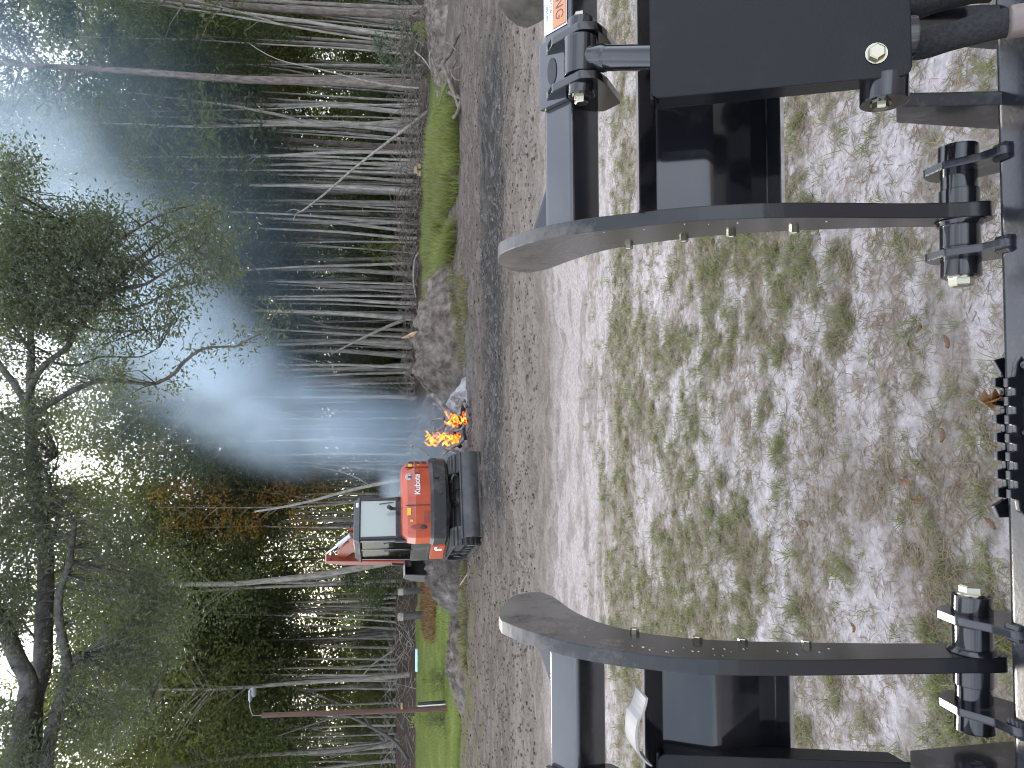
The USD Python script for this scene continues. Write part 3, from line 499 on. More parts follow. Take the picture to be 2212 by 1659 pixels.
for p, w in paths[10:13] + paths[14:21]:     # sprays along the outer twigs
    for i in range(9, len(p)):
        if rs.uniform() < 0.85: cl.append(p[i] + rs.normal(size=3) * 0.09)
cl = np.array(cl)
for c in cl:
    d = np.linalg.norm(allp - c, axis=1); q = allp[np.argmin(d)]
    if d.min() > 0.08:
        L = min(d.min(), 0.9); s = c + (q - c) / d.min() * L; twigs.append(tube([s, (s + c) / 2 + rs.normal(size=3) * 0.04, c], [0.010, 0.007, 0.003], 3, False))
    m = int(rs.integers(32, 54)); ax = rs.normal(size=3); ax /= np.linalg.norm(ax)
    cents.append(c + rs.normal(size=(m, 3)) * 0.10 + ax * rs.normal(size=(m, 1)) * 0.13)
obj('twigs', join(*twigs), 'bark_oak', oak)
obj('crown', leaf_cards(np.vstack(cents), 0.064, rs, 0.7, 0.36, 0.1), 'leaf_oak', oak)
# the oak's own leaves beyond the frame, above and to the left
c = np.array([-5.5, 10.5, 8.6]) + rs.normal(size=(120, 3)) * [2.4, 1.8, 1.0]; c = np.vstack([q + rs.normal(size=(60, 3)) * 0.25 for q in c])
pxs = 1106 - ((c - EYE) @ UPV) / ((c - EYE) @ FWD) * FOC; c = c[pxs < -30]
obj('upper_crown', leaf_cards(c, 0.11, rs, 0.7, 0.4), 'leaf_oak', oak)

# ------------------------------------------------------------------ special stems in the wood
def stem(name, pts, w, m, label, cat='tree', extra=None, crown=None):
    """pts: (px, py, depth); w: widths in px at both ends."""
    P = spline(np.array(pts, float), 18); P3 = np.array([at(a, b, d) for a, b, d in P]); W = np.linspace(w[0], w[1], 18) * P[:, 2] / FOC / 2
    t = thing(name, label, cat, (P3[0][0], P3[0][1], min(P3[0][2], 0.0)))
    obj('trunk', tube(P3, W, 8), m, t, smooth=True)
    for e, ww in (extra or []):
        Q = spline(np.array(e, float), 10); Q3 = np.array([at(a, b, d) for a, b, d in Q]); obj('branch', tube(Q3, np.linspace(ww[0], ww[1], 10) * Q[:, 2] / FOC / 2, 5), m, t, smooth=True)
    if crown:
        c = np.vstack([at(a, b, d) + rs.normal(size=(k, 3)) * s for a, b, d, s, k in crown]); obj('crown', leaf_cards(c, 0.16, rs), 'leaf_green', t)
    return t
stem('leaning_trunk', [(938, 230, 30), (860, 290, 30.3), (760, 368, 30.8), (700, 420, 31), (650, 458, 31)], (7, 4), 'dead_wood', 'pale bare trunk leaning diagonally across the right-hand wood', extra=[([(656, 455, 31), (640, 462, 31), (634, 478, 31)], (3, 1.5)), ([(650, 458, 31), (636, 452, 31), (615, 462, 31)], (2.5, 1))])
stem('leaning_trunk', [(885, 1205, 40), (800, 1222, 40), (700, 1240, 40), (600, 1252, 40), (480, 1262, 40), (350, 1262, 40)], (16, 8), 'bark_mid', 'thick grey trunk slanting up behind the excavator bucket', crown=[(420, 1250, 40, 1.2, 900), (340, 1260, 40, 1.4, 1100), (500, 1290, 40, 0.8, 400)])
stem('leaning_trunk', [(870, 1035, 36), (760, 1058, 36), (660, 1085, 36), (550, 1105, 36)], (8, 4), 'dead_wood', 'bare grey trunk slanting across behind the excavator cab', extra=[([(800, 1050, 36), (740, 1020, 36), (680, 1010, 36)], (3, 1))])
stem('leaning_trunk', [(875, 690, 40), (800, 722, 40), (740, 752, 40), (715, 765, 40)], (8, 3), 'bark_mid', 'short dark trunk leaning left behind the dirt mound')
stem('bare_sapling', [(905, 190, 27), (840, 184, 27), (780, 172, 27), (700, 152, 27), (600, 128, 27), (540, 95, 27)], (4, 1.5), 'dead_wood', 'thin pale crooked sapling crossing in front of the thick pine')
stem('fallen_pole', [(868, 1388, 47), (850, 1404, 47), (800, 1440, 47), (772, 1478, 47)], (4, 2), 'dead_wood', 'thin grey fallen stem propped on the left bank', 'fallen tree')
stem('branching_tree', [(880, 1640, 44), (850, 1600, 44), (800, 1570, 44), (740, 1545, 44), (690, 1560, 44), (600, 1590, 44)], (8, 3), 'bark_oak', 'dark crooked tree with spreading branches at far left', extra=[([(850, 1600, 44), (780, 1620, 44), (700, 1640, 44)], (5, 2)), ([(800, 1570, 44), (760, 1520, 44), (720, 1500, 44)], (4, 1.5)), ([(740, 1545, 44), (690, 1500, 44), (640, 1490, 44)], (3, 1))], crown=[(560, 1600, 44, 1.2, 900), (620, 1570, 44, 1.0, 500), (480, 1610, 44, 1.5, 1200)])
stem('snag', [(862, 1400, 48), (800, 1398, 48), (750, 1397, 48), (692, 1394, 48)], (6, 6), 'bark_pine', 'pinkish-brown broken-topped snag between the posts and the pole', 'dead tree')
stem('broken_stump', [(905, 723, 22), (893, 722, 22), (880, 727, 22), (868, 730, 22)], (14, 3), 'torn_wood', 'splintered orange-brown stump end above the dirt mound', 'stump')
# branch of pine needles over the top right
for (px, py, D, n) in [(60, 130, 27, 1)]: pass

# shrubs, brush, roots
a = gp(935, 70); plant(K['shrub', 0], 'grey_shrub', (a[0] + 0.1, 25.5, 0.35), 'grey-green leafy shrub above the tangled roots at far right', 'shrub', None, 1.0, 1.0)
a = gp(930, 95); plant(K['shrub', 0], 'grey_shrub', (at(900, 110, 27.5)[0], 27.5, 0.2), 'second grey-green shrub behind the first at far right', 'shrub', None, 0.9, 1.15, 2.0)
plant(K['shrub', 1], 'bright_shrub', (at(905, 65, 24.6)[0], 24.6, 0.3), 'small yellow-green plant at the foot of the grey shrub', 'plant', None, 0.35, 0.4)
plant(K['shrub', 1], 'bright_shrub', (at(870, 545, 42)[0], 42, 0.0), 'bright green sapling leaves between trunks above the grass bank', 'plant', None, 1.1, 1.8)
plant(K['shrub', 1], 'bright_shrub', (at(965, 1478, 23)[0], 23.3, -0.1), 'small leafy weed right of the white post', 'plant', None, 0.55, 0.6)
plant(K['shrub', 1], 'bright_shrub', (at(965, 1560, 23)[0], 23.0, -0.1), 'small leafy weed left of the brown pole', 'plant', None, 0.6, 0.7, 1.0)
def brush(name, px0, py0, px1, py1, n, D0, D1, hmax, label, m='twig_wood', L=(0.5, 1.6), r=0.012):
    ms = []
    for _ in range(n):
        u = rs.uniform(); py = py0 + (py1 - py0) * u; d = D0 + (D1 - D0) * u + rs.normal() * 1.2; x = at(900, py, d)[0]
        z = hz(x, d) + rs.uniform(0, hmax) ** 1.3; a = rs.uniform(0, PI); l = rs.uniform(*L); e = rs.normal() * 0.45
        p = np.array([x, d, z]); dv = np.array([math.cos(a), math.sin(a), e]) * l
        ms.append(tube([p, p + dv * 0.5 + rs.normal(size=3) * 0.06, p + dv], [r * rs.uniform(0.6, 1.8), r, r * 0.4], 3, False))
    obj(name, join(*ms), m, label=label, cat='brush', kind='stuff')
brush('brush', 0, 20, 0, 600, 900, 26, 37, 1.1, 'brown tangle of twigs along the foot of the right wood')
brush('brush', 0, 560, 0, 1000, 420, 37, 43, 0.8, 'grey twigs and deadfall behind the dirt mounds')
brush('brush', 0, 1000, 0, 1340, 500, 40, 45, 1.0, 'reddish-brown deadfall at the wood edge left of the excavator')
brush('brush', 0, 1340, 0, 1700, 420, 45, 46, 0.9, 'dead branches lying along the left bank', 'dead_wood')
def log3(name, pts, w, m, label, cat='log', parent=None):
    P = np.array([at(a, b, d) for a, b, d in pts]); P = spline(P, 12); W = np.linspace(w[0], w[1], 12) * P[:, 1] / FOC / 2
    W = W * (1 + 0.12 * rs.normal(size=12))
    return obj(name, tube(P, W, 9), m, parent or '/World', smooth=True, label=label if not parent else None, cat=cat if not parent else None)
# tangled root wad, far right
rt = thing('root_tangle', 'dark tangle of pulled-up roots and branches below the grey shrub', 'roots', (*at(985, 130, 21.5)[:2], 0))
for pts, w in [([(1000, 60, 20), (985, 85, 20.5), (970, 120, 21), (955, 138, 21.5), (948, 150, 22)], (6, 8)), ([(968, 150, 21), (975, 180, 21), (985, 205, 20.6), (1000, 222, 20.3)], (11, 7)), ([(955, 140, 21), (965, 160, 21), (978, 195, 20.6), (992, 235, 20.2)], (9, 6)), ([(1002, 200, 20.2), (995, 222, 20.2), (990, 240, 20.2), (980, 255, 20.4)], (7, 7)),
               ([(978, 100, 20.5), (988, 112, 20.2), (996, 118, 20)], (3, 2)), ([(985, 130, 20.2), (978, 150, 20.4), (975, 172, 20.6)], (4, 3)), ([(1000, 140, 20), (990, 146, 20.2), (978, 152, 20.4)], (4, 3)), ([(973, 150, 20.6), (985, 172, 20.3), (1000, 172, 20)], (3, 2)), ([(965, 182, 21), (955, 205, 21.4), (950, 225, 21.6)], (4, 2)), ([(1002, 215, 20), (985, 210, 20.4), (970, 200, 20.8)], (4, 5)), ([(960, 90, 21.5), (972, 96, 21), (986, 104, 20.6)], (3, 2))]:
    log3('root', [(a_, b_, d_ - 1.0) for a_, b_, d_ in pts], (w[0] * 1.15, w[1] * 1.15), 'twig_wood', None, None, rt)
log3('fallen_log', [(1003, 250, 19.6), (998, 275, 19.6), (996, 305, 19.7), (996, 325, 19.8)], (11, 8), 'torn_wood', 'pale tan split log lying along the front of the grass bank')
wb = thing('white_branch', 'smooth white forked branch leaning above the root tangle', 'branch', (*at(930, 160, 24)[:2], 0))
for pts, w in [([(895, 110, 24.5), (915, 128, 24.3), (930, 150, 24), (942, 178, 23.6), (946, 208, 23.2)], (3, 4)), ([(928, 105, 24), (928, 128, 24), (932, 150, 24)], (3, 4)), ([(942, 118, 24), (936, 140, 24), (935, 158, 24)], (2.5, 3))]: log3('branch', pts, w, 'dead_wood', None, None, wb)
log3('fallen_log', [(905, 545, 34), (896, 560, 34), (893, 600, 34), (898, 640, 34)], (4, 3), 'dead_wood', 'thin pale log lying between trunks above the grass bank')
log3('fallen_log', [(930, 290, 30), (932, 330, 30), (925, 360, 30.5), (930, 400, 31), (922, 450, 31.5)], (6, 4), 'twig_wood', 'dark fallen log along the back of the grass bank')
log3('fallen_log', [(1012, 1238, 17.3), (1003, 1250, 17.4), (993, 1266, 17.6)], (4, 3), 'torn_wood', 'short tan stick lying left of the ash heap')
log3('tree_root', [(1108, 738, 11.2), (1117, 752, 11.1), (1119, 790, 11.1), (1117, 830, 11.1)], (2.5, 1.5), 'twig_wood', 'thin dark root curving over the scraped soil', 'root')
plain_ = obj('orange_scrap', join(*[cbox((0.3, 0.05, 0.16), at(905, 800 / 2212 * 0 + 372, 31) + [0.1 * k, 0, 0.0 + 0.12 * (k % 2)], 0.01) for k in range(3)]), 'torn_wood', label='small orange broken wood pieces above the grass bank', cat='wood scrap')

# ------------------------------------------------------------------ pole with lamp, posts, pipe
b = gp(972, 1531); top = at(565, 1545, b[1]); lp = thing('light_pole', 'tall rust-brown wooden pole with a lamp arm on the left lawn', 'light pole', (b[0], b[1], 0))
obj('pole', tube(spline(np.array([[b[0], b[1], -0.3], [(b[0] + top[0]) / 2, b[1], top[2] / 2], top]), 12), np.linspace(0.082, 0.068, 12), 14), 'pole_wood', lp, smooth=True)
e = at(541, 1503, b[1]); e0 = top + [0, 0, -0.02]
obj('lamp_arm', tube(spline(np.array([top + [0, 0, -0.12], top + [0.02, -0.02, 0.22], (top + e) / 2 + [-0.05, 0, 0.16], e + [-0.1, 0, 0.03]]), 12), 0.012, 8), 'lamp_grey', lp, smooth=True)
lh = obj('lamp_head', join(cbox((0.34, 0.2, 0.10), e + [0.02, 0, 0.0], 0.04), trimesh.creation.icosphere(2, 0.12).apply_scale([1.2, 0.8, 0.8]).apply_translation(e + [0.1, 0, -0.08])), 'lamp_grey', lp, smooth=40)
obj('bracket', cbox((0.09, 0.26, 0.06), at(868, 1531, b[1] - 0.1) + [0.08, 0, 0], 0.01), 'torn_wood', lp)
b = gp(968, 1517); ws = thing('square_post', 'short square post, dark with one white face, beside the brown pole', 'post', (b[0], b[1], 0))
hh = 0.92; obj('post', cbox((0.07, 0.09, hh + 0.3), (b[0] + 0.02, b[1], hh / 2 - 0.15), 0.006), 'post_wood', ws); obj('white_face', cbox((0.035, 0.09, hh + 0.26), (b[0] - 0.036, b[1] - 0.002, hh / 2 - 0.13), 0.005), 'white_decal', ws)
for py, lb in ((1275, 'right one of two short dark log posts with pale cut tops'), (1328, 'left one of two short dark log posts with pale cut tops')):
    b = gp(925, py); t = thing('log_post', lb, 'post', (b[0], b[1], 0)); hh = 1.32; w = 0.14 if py < 1300 else 0.165
    obj('log', tube(spline(np.array([[b[0] + 0.03, b[1], -0.3], [b[0], b[1], 0.6], [b[0] - 0.02, b[1], hh - 0.24]]), 10), w * (1 + 0.05 * rs.normal(size=10)), 12), 'post_wood', t, smooth=True)
    obj('cut_top', tube([[b[0] - 0.02, b[1], hh - 0.235], [b[0] - 0.02, b[1], hh - 0.1], [b[0] - 0.02, b[1], hh]], [w * 1.06, w * 1.08, w * 0.95], 12), 'cut_wood', t, smooth=40)
a, c_ = gp(899, 1405), gp(899, 1450); a[1] = c_[1] = 40.5
obj('blue_pipe', cyl(at(897, 1402, 40.5) * [1, 1, 0] + [0, 0, 0.13], at(899, 1450, 40.5) * [1, 1, 0] + [0, 0, 0.13], 0.11, 12), 'blue_pipe_paint', smooth=True, label='pale blue pipe lying at the back edge of the lawn', cat='pipe')

# ------------------------------------------------------------------ fire
fc = gp(1006, 925)
lump('ash_bed', fc[0], fc[1] + 0.35, 1.35, 0.75, 0.42, 'ash', 33, 'pale ash and coals under the burning branches', 'ash heap', clod=1.0)
FIRE = [('ash_wood', [(1000, 925, 17.2), (985, 905, 17.3), (965, 885, 17.4), (945, 862, 17.6), (933, 852, 17.7)], (15, 9), 'thick ash-grey stump root pointing up right out of the fire'), ('ash_wood', [(985, 900, 17.6), (968, 912, 17.5), (955, 925, 17.5), (942, 930, 17.6), (936, 922, 17.7)], (10, 6), 'curved grey burning root in the middle of the fire'),
    ('char', [(1003, 870, 17.2), (998, 900, 17.1), (993, 930, 17.0)], (11, 9), 'charred log lying across the front of the fire'), ('ash_wood', [(1004, 868, 17.0), (990, 866, 17.1), (978, 860, 17.3)], (14, 10), 'short cut log end with charred face right of the fire'), ('char', [(995, 965, 17.2), (978, 952, 17.4), (962, 940, 17.6)], (9, 6), 'black charred limb in the left part of the fire'),
    ('ash_wood', [(1000, 985, 17.0), (985, 975, 17.1), (960, 968, 17.4)], (8, 5), 'pale ashy branch beside the excavator blade'), ('char', [(980, 945, 17.4), (984, 920, 17.3), (982, 900, 17.2)], (7, 6), 'dark crossing stick under the flames'), ('ash_wood', [(1010, 905, 16.9), (1000, 918, 17.0), (985, 925, 17.2), (960, 948, 17.5)], (7, 5), 'thin ash-coated branch rising through the flames')]
for m, pts, w, lb in FIRE: log3('burning_log', pts, w, m, lb)
log3('fallen_log', [(925, 985, 18.6), (912, 972, 18.6), (893, 962, 18.7), (886, 965, 18.7)], (4, 6), 'dead_wood', 'tan branch sticking up just right of the excavator hood')
FIRE2 = [('ash_wood', [(1008, 880, 16.9), (1000, 870, 17.0), (985, 872, 17.2)], (9, 6), 'stubby ashen branch at the right end of the fire'), ('ash_wood', [(1006, 940, 16.9), (996, 955, 17.0), (975, 968, 17.3), (955, 985, 17.6)], (8, 4), 'ash-white branch at the left side of the fire'), ('ash_wood', [(1004, 918, 16.8), (990, 930, 17.0), (965, 930, 17.3)], (6, 5), 'whitened short branch in front of the taller flames'), ('char', [(1006, 950, 16.85), (1002, 930, 16.85), (1003, 915, 16.9)], (7, 6), 'black stick at the near edge of the fire'), ('ash_wood', [(975, 890, 17.5), (955, 880, 17.6), (935, 872, 17.8)], (6, 3), 'second grey root tip pointing up at the back of the fire'), ('ash_wood', [(960, 905, 17.6), (940, 905, 17.7), (928, 915, 17.8)], (7, 4), 'hooked grey root above the right-hand flames')]
for m, pts, w, lb in FIRE2: log3('burning_log', pts, w, m, lb)
def flame(px, py, D, h, w, lean, seed):
    r = np.random.default_rng(seed); base = at(px, py, D); k = 9; t = np.linspace(0, 1, k)
    P = base + np.stack([lean * t ** 1.4 + 0.05 * np.sin(t * 7 + seed), 0.04 * np.sin(t * 5 + seed * 2), h * t], 1)
    return tube(P, 0.5 * w * np.sin(np.clip(t * 0.85 + 0.13, 0, 1) * PI) ** 0.9 * (1 + 0.15 * r.normal(size=k)) + 0.004, 7, False)
fl = [flame(px, py, D, h, w, l, i) for i, (px, py, D, h, w, l) in enumerate([(985, 908, 17.1, 0.28, 0.06, -0.04), (983, 902, 17.1, 0.22, 0.05, 0.03), (975, 897, 17.2, 0.16, 0.035, 0.05), (984, 917, 17.15, 0.14, 0.04, 0), (985, 944, 17.2, 0.26, 0.075, -0.02), (984, 952, 17.2, 0.24, 0.06, 0.04), (972, 946, 17.3, 0.3, 0.05, 0.06), (962, 952, 17.35, 0.36, 0.06, 0.05), (950, 958, 17.4, 0.26, 0.06, 0.02), (945, 948, 17.4, 0.28, 0.05, 0.07), (938, 952, 17.4, 0.2, 0.035, 0.06), (968, 940, 17.3, 0.2, 0.04, 0.02), (952, 940, 17.4, 0.2, 0.035, 0.07), (945, 956, 17.5, 0.3, 0.045, -0.03), (940, 944, 17.5, 0.22, 0.04, 0.1), (958, 946, 17.3, 0.24, 0.05, 0.0), (972, 958, 17.25, 0.2, 0.05, -0.03), (990, 900, 17.0, 0.16, 0.04, 0.02), (992, 955, 17.1, 0.16, 0.04, 0.02), (1003, 912, 16.85, 0.14, 0.04, 0.02), (1004, 904, 16.85, 0.10, 0.04, 0.0)])]
obj('flames', join(*fl), 'flame', smooth=True, label='orange flames licking up from the burning branches', cat='flames', kind='stuff')
em = [trimesh.creation.icosphere(2, r).apply_scale([1.3, 0.8, 0.8]).apply_translation(at(px, py, D)) for px, py, D, r in [(984, 906, 17.15, 0.085), (986, 916, 17.15, 0.05), (1004, 908, 16.85, 0.06), (1005, 914, 16.85, 0.05), (985, 947, 17.2, 0.09), (978, 952, 17.2, 0.06), (1002, 895, 16.9, 0.05), (992, 942, 17.1, 0.05), (980, 899, 17.2, 0.05)]]
obj('embers', join(*em), 'ember', smooth=True, label='glowing orange coals at the heart of the fire', cat='embers', kind='stuff')
# ------------------------------------------------------------------ excavator, seen from behind and to its left
EX = (-2.80, 16.6); EA = math.radians(20); UA = math.radians(10)
ex = thing('excavator', 'orange and black mini excavator with pale rear window beside the fire', 'excavator', (*EX, 0.0), EA)
ez = hz(*EX) * 0.5
def eo(name, mesh, m, parent=None, smooth=35, up=True, label=None):
    v, f = arr(mesh)
    if up: v, f = rotz((v, f), UA)
    return obj(name, (v + [0, 0, ez], f), m, parent or ex, smooth=smooth, local=True, label=label)
def stadium(L, H, n=14):
    a = np.linspace(-PI / 2, PI / 2, n); r = H / 2
    return [(L / 2 - r + r * math.cos(t), r + r * math.sin(t)) for t in a] + [(-L / 2 + r - r * math.cos(t), r - r * math.sin(t)) for t in a]
for sx in (-1, 1):
    outer = Polygon(stadium(2.5, 0.56)); inner = outer.buffer(-0.045)
    belt = [prism(outer.difference(inner), 0.40, 'yz')]
    ring = outer.buffer(0.012).exterior
    for s in np.arange(0, ring.length, 0.105):
        a, b = ring.interpolate(s), ring.interpolate((s + 0.01) % ring.length); ang = math.atan2(b.y - a.y, b.x - a.x)
        belt.append(shift(rotx(cbox((0.38, 0.055, 0.045), (0, 0, 0), 0.01), ang), (0, a.x, a.y)))
    tr = eo('track', shift(join(*belt), (sx * 0.76, 0, 0)), 'rubber', up=False, smooth=False)
    for y, r in ((1.0, 0.20), (-1.0, 0.21)): eo('wheel', join(cyl((sx * 0.76 - 0.1, y, 0.28), (sx * 0.76 + 0.1, y, 0.28), r, 20), cyl((sx * 0.76 - 0.15, y, 0.28), (sx * 0.76 + 0.15, y, 0.28), r * 0.45, 14)), 'dark_steel', tr, up=False)
    eo('rollers', join(*[cyl((sx * 0.76 - 0.13, y, 0.14), (sx * 0.76 + 0.13, y, 0.14), 0.085, 14) for y in (-0.6, -0.2, 0.2, 0.6)]), 'dark_steel', tr, up=False)
    eo('track_frame', cbox((0.16, 1.9, 0.20), (sx * 0.73, 0, 0.28), 0.04), 'dark_steel', up=False)
eo('undercarriage', join(cbox((1.1, 0.9, 0.22), (0, 0, 0.42), 0.05), cbox((1.3, 0.22, 0.2), (0, 0.55, 0.36), 0.04), cbox((1.3, 0.22, 0.2), (0, -0.55, 0.36), 0.04), cyl((0, 0, 0.48), (0, 0, 0.64), 0.42, 28)), 'dark_steel', up=False)
# blade: curved mouldboard with top and side edges
prof = [(-1.78 + 0.10 * (2 * t - 1) ** 2, 0.03 + 0.37 * t) for t in np.linspace(0, 1, 9)]; prof = prof + [(y + 0.022, z) for y, z in prof[::-1]]
bl = eo('blade', prism(prof, 1.74, 'yz'), 'blade_paint', up=False)
eo('cutting_edge', cbox((1.75, 0.03, 0.07), (0, -1.695, 0.045), 0.006), 'dark_steel', bl, up=False); eo('top_rail', cbox((1.76, 0.05, 0.035), (0, -1.672, 0.415), 0.01), 'blade_paint', bl, up=False)
for sx in (-1, 1): eo('blade_arm', cbox((0.10, 0.95, 0.14), (sx * 0.33, -1.22, 0.26), 0.02), 'dark_steel', up=False)
eo('blade_cylinder', join(cyl((0, -1.6, 0.32), (0, -1.0, 0.40), 0.03, 10), cyl((0, -1.1, 0.40), (0, -0.5, 0.46), 0.05, 12)), 'dark_steel', up=False)
eo('hoses', join(tube(spline(np.array([[0.25, -0.5, 0.5], [0.28, -0.95, 0.32], [0.15, -1.1, 0.2], [0.1, -1.3, 0.33]]), 12), 0.018, 6), tube(spline(np.array([[0.1, -0.5, 0.5], [0.12, -0.9, 0.25], [0.2, -1.05, 0.22], [0.16, -1.3, 0.36]]), 12), 0.018, 6)), 'rubber', up=False)
# upper body
def plan(rad, hw, y1, cy=0.0, n=24, rr=0.09):
    a = math.asin(min(1, hw / rad)); t = np.linspace(-a, a, n)
    return rounded(Polygon([(rad * math.sin(k), cy - rad * math.cos(k)) for k in t] + [(hw, y1), (-hw, y1)]), rr)
def dome_stack(layers):
    """(rad, hw, y1, z) plans stacked into one hull-per-slab body with softened edges."""
    ms = []
    for (a, b) in zip(layers[:-1], layers[1:]):
        P = [[*q, a[3]] for q in plan(*a[:3]).exterior.coords] + [[*q, b[3]] for q in plan(*b[:3]).exterior.coords]; ms.append(hull(P))
    return join(*ms)
eo('deck', dome_stack([(1.0, 0.85, 0.9, 0.60), (1.0, 0.85, 0.9, 0.70)]), 'dark_steel')
cw = eo('counterweight', dome_stack([(1.14, 0.86, -0.30, 0.62), (1.19, 0.91, -0.30, 0.68), (1.20, 0.92, -0.30, 0.93), (1.17, 0.89, -0.30, 1.0)]), 'counterweight_paint')
for x, z, s in ((-0.05, 0.80, 0.05), (0.32, 0.86, 0.05)): eo('tow_eye', join(cyl((x, -1.215, z), (x, -1.16, z), s, 14)), 'cab_inside', cw)
eo('lift_eye', cbox((0.05, 0.03, 0.07), (0.33, -1.18, 0.86), 0.008), 'chrome', cw)
eo('light_recess', cbox((0.16, 0.03, 0.12), (0.76, -0.93, 0.9), 0.01), 'cab_inside', cw)
hd = eo('hood', dome_stack([(1.13, 0.86, -0.25, 1.0), (1.14, 0.87, -0.25, 1.30), (1.10, 0.84, -0.25, 1.47), (1.00, 0.76, -0.25, 1.57), (0.88, 0.66, -0.25, 1.60)]), 'orange_paint')
def onrear(x, z, r=1.14): return np.array([x, -math.sqrt(max(r * r - x * x, 0.01)), z])
def rearplate(x0, x1, z0, z1, d, r=1.142):
    n = 8; P = []
    for x in np.linspace(x0, x1, n):
        q = onrear(x, 0, r); o = q * [1, 1, 0] / r
        for z in (z0, z1): P += [[*(q + o * d)[:2], z], [*(q - o * 0.02)[:2], z]]
    P = np.array(P).reshape(n, 2, 2, 3); ms = []
    for i in range(n - 1): ms.append(hull(np.vstack([P[i].reshape(-1, 3), P[i + 1].reshape(-1, 3)])))
    return join(*ms)
for x in (-0.30, 0.62): eo('panel_gap', rearplate(x, x + 0.018, 1.01, 1.50, 0.003), 'cab_inside', hd)
eo('vent', join(*[rearplate(0.76, 0.83, 1.05 + 0.14 * k, 1.15 + 0.14 * k, 0.006) for k in range(3)]), 'cab_inside', hd)
eo('latch', join(rearplate(0.44, 0.58, 1.19, 1.31, 0.006)), 'boom_paint', hd); eo('latch_inset', rearplate(0.47, 0.55, 1.22, 1.28, 0.012), 'orange_paint', hd)
eo('oval_recess', shift(rotz(trimesh.creation.icosphere(3, 1.0).apply_scale([0.055, 0.03, 0.17]), -0.62), (-0.70, -0.905, 1.24)), 'boom_paint', hd); eo('oval_hole', shift(rotz(trimesh.creation.icosphere(2, 1.0).apply_scale([0.04, 0.03, 0.08]), -0.62), (-0.705, -0.92, 1.15)), 'cab_inside', hd)
eo('vent_panel', rearplate(-0.62, -0.42, 1.02, 1.14, 0.005), 'boom_paint', hd)
eo('warning_decal', rearplate(-0.48, -0.34, 1.40, 1.48, 0.004), 'yellow_decal', hd); eo('warning_decal', rearplate(0.64, 0.74, 1.36, 1.44, 0.004), 'yellow_decal', hd); eo('warning_decal', rearplate(-0.60, -0.56, 1.36, 1.42, 0.004), 'yellow_decal', hd)
eo('amber_light', rearplate(0.66, 0.70, 1.20, 1.25, 0.012), 'amber_lens', hd)
def wrap(m, x0, z0, r):
    v, f = arr(m); x = v[:, 0] + x0; o = r + v[:, 2]; a = np.arcsin(np.clip(x / r, -1, 1)); return np.stack([o * np.sin(a), -o * np.cos(a), v[:, 1] + z0], 1), f
def subdiv(m, e):
    v, f = arr(m); return trimesh.remesh.subdivide_to_size(v, f, e)[:2]
eo('lettering', wrap(subdiv(meshkit.text_mesh('Kubota', 0.108, 0.004, True), 0.06), -0.08, 1.21, 1.142), 'white_decal', hd, smooth=False)
disc = trimesh.creation.cylinder(0.085, 0.004, sections=28); v, f = arr(disc)
eo('emblem', wrap(subdiv((v, f), 0.06), 0.36, 1.42, 1.115), 'white_decal', hd, smooth=False)
ringk = Polygon([(math.cos(t) * 0.068, math.sin(t) * 0.068) for t in np.linspace(0, 6.28, 28)[:-1]]).difference(Polygon([(math.cos(t) * 0.058, math.sin(t) * 0.058) for t in np.linspace(0, 6.28, 28)[:-1]]))
kk = [prism(ringk, 0.003)] + [prism([(a - 0.009, -0.035), (a + 0.009, -0.035), (a + 0.009 + b, 0.035), (a - 0.009 + b, 0.035)], 0.003) for a, b in ((-0.02, 0), (0.02, -0.025), (-0.005, 0.03))]
eo('emblem_mark', wrap(subdiv(shift(join(*kk), (0, 0, 0.004)), 0.06), 0.36, 1.42, 1.117), 'cab_inside', hd, smooth=False)
sk = eo('side_skirt', cbox((0.12, 0.95, 0.32), (-0.86, 0.16, 0.80), 0.03), 'orange_paint'); eo('side_decal', cbox((0.012, 0.12, 0.14), (-0.923, -0.05, 0.79), 0.003), 'white_decal', sk); eo('side_letters', join(*[cbox((0.012, 0.035, 0.06), (-0.923, -0.24 + 0.05 * k, 0.86), 0.003) for k in range(4)]), 'white_decal', sk)
eo('side_skirt', cbox((0.12, 0.95, 0.32), (0.86, 0.16, 0.80), 0.03), 'orange_paint')
eo('exhaust', join(cyl((-0.18, -0.62, 1.58), (-0.18, -0.64, 1.80), 0.035, 12), cyl((-0.18, -0.64, 1.79), (-0.16, -0.72, 1.86), 0.045, 12)), 'cab_inside')
# cab
cx0, cx1, cy0, cy1, cz0, cz1 = -0.84, 0.16, -0.48, 1.0, 0.98, 2.47
cab = eo('cab', join(cbox((cx1 - cx0, 0.12, 0.78), ((cx0 + cx1) / 2, cy0 + 0.07, 1.34), 0.02), cbox((0.10, cy1 - cy0, 0.42), (cx0 + 0.06, (cy0 + cy1) / 2, 1.16), 0.02), cbox((0.10, cy1 - cy0, 0.5), (cx1 - 0.06, (cy0 + cy1) / 2, 1.2), 0.02), cbox((1.0, 1.46, 0.08), ((cx0 + cx1) / 2, 0.26, 0.99), 0.02)), 'cab_paint')
def pil(x, y, w, d, x2=None, y2=None):
    x2, y2 = x if x2 is None else x2, y if y2 is None else y2; P = [[x + a * w / 2, y + b * d / 2, 1.2] for a in (-1, 1) for b in (-1, 1)] + [[x2 + a * w / 2, y2 + b * d / 2, cz1] for a in (-1, 1) for b in (-1, 1)]
    return hull(P)
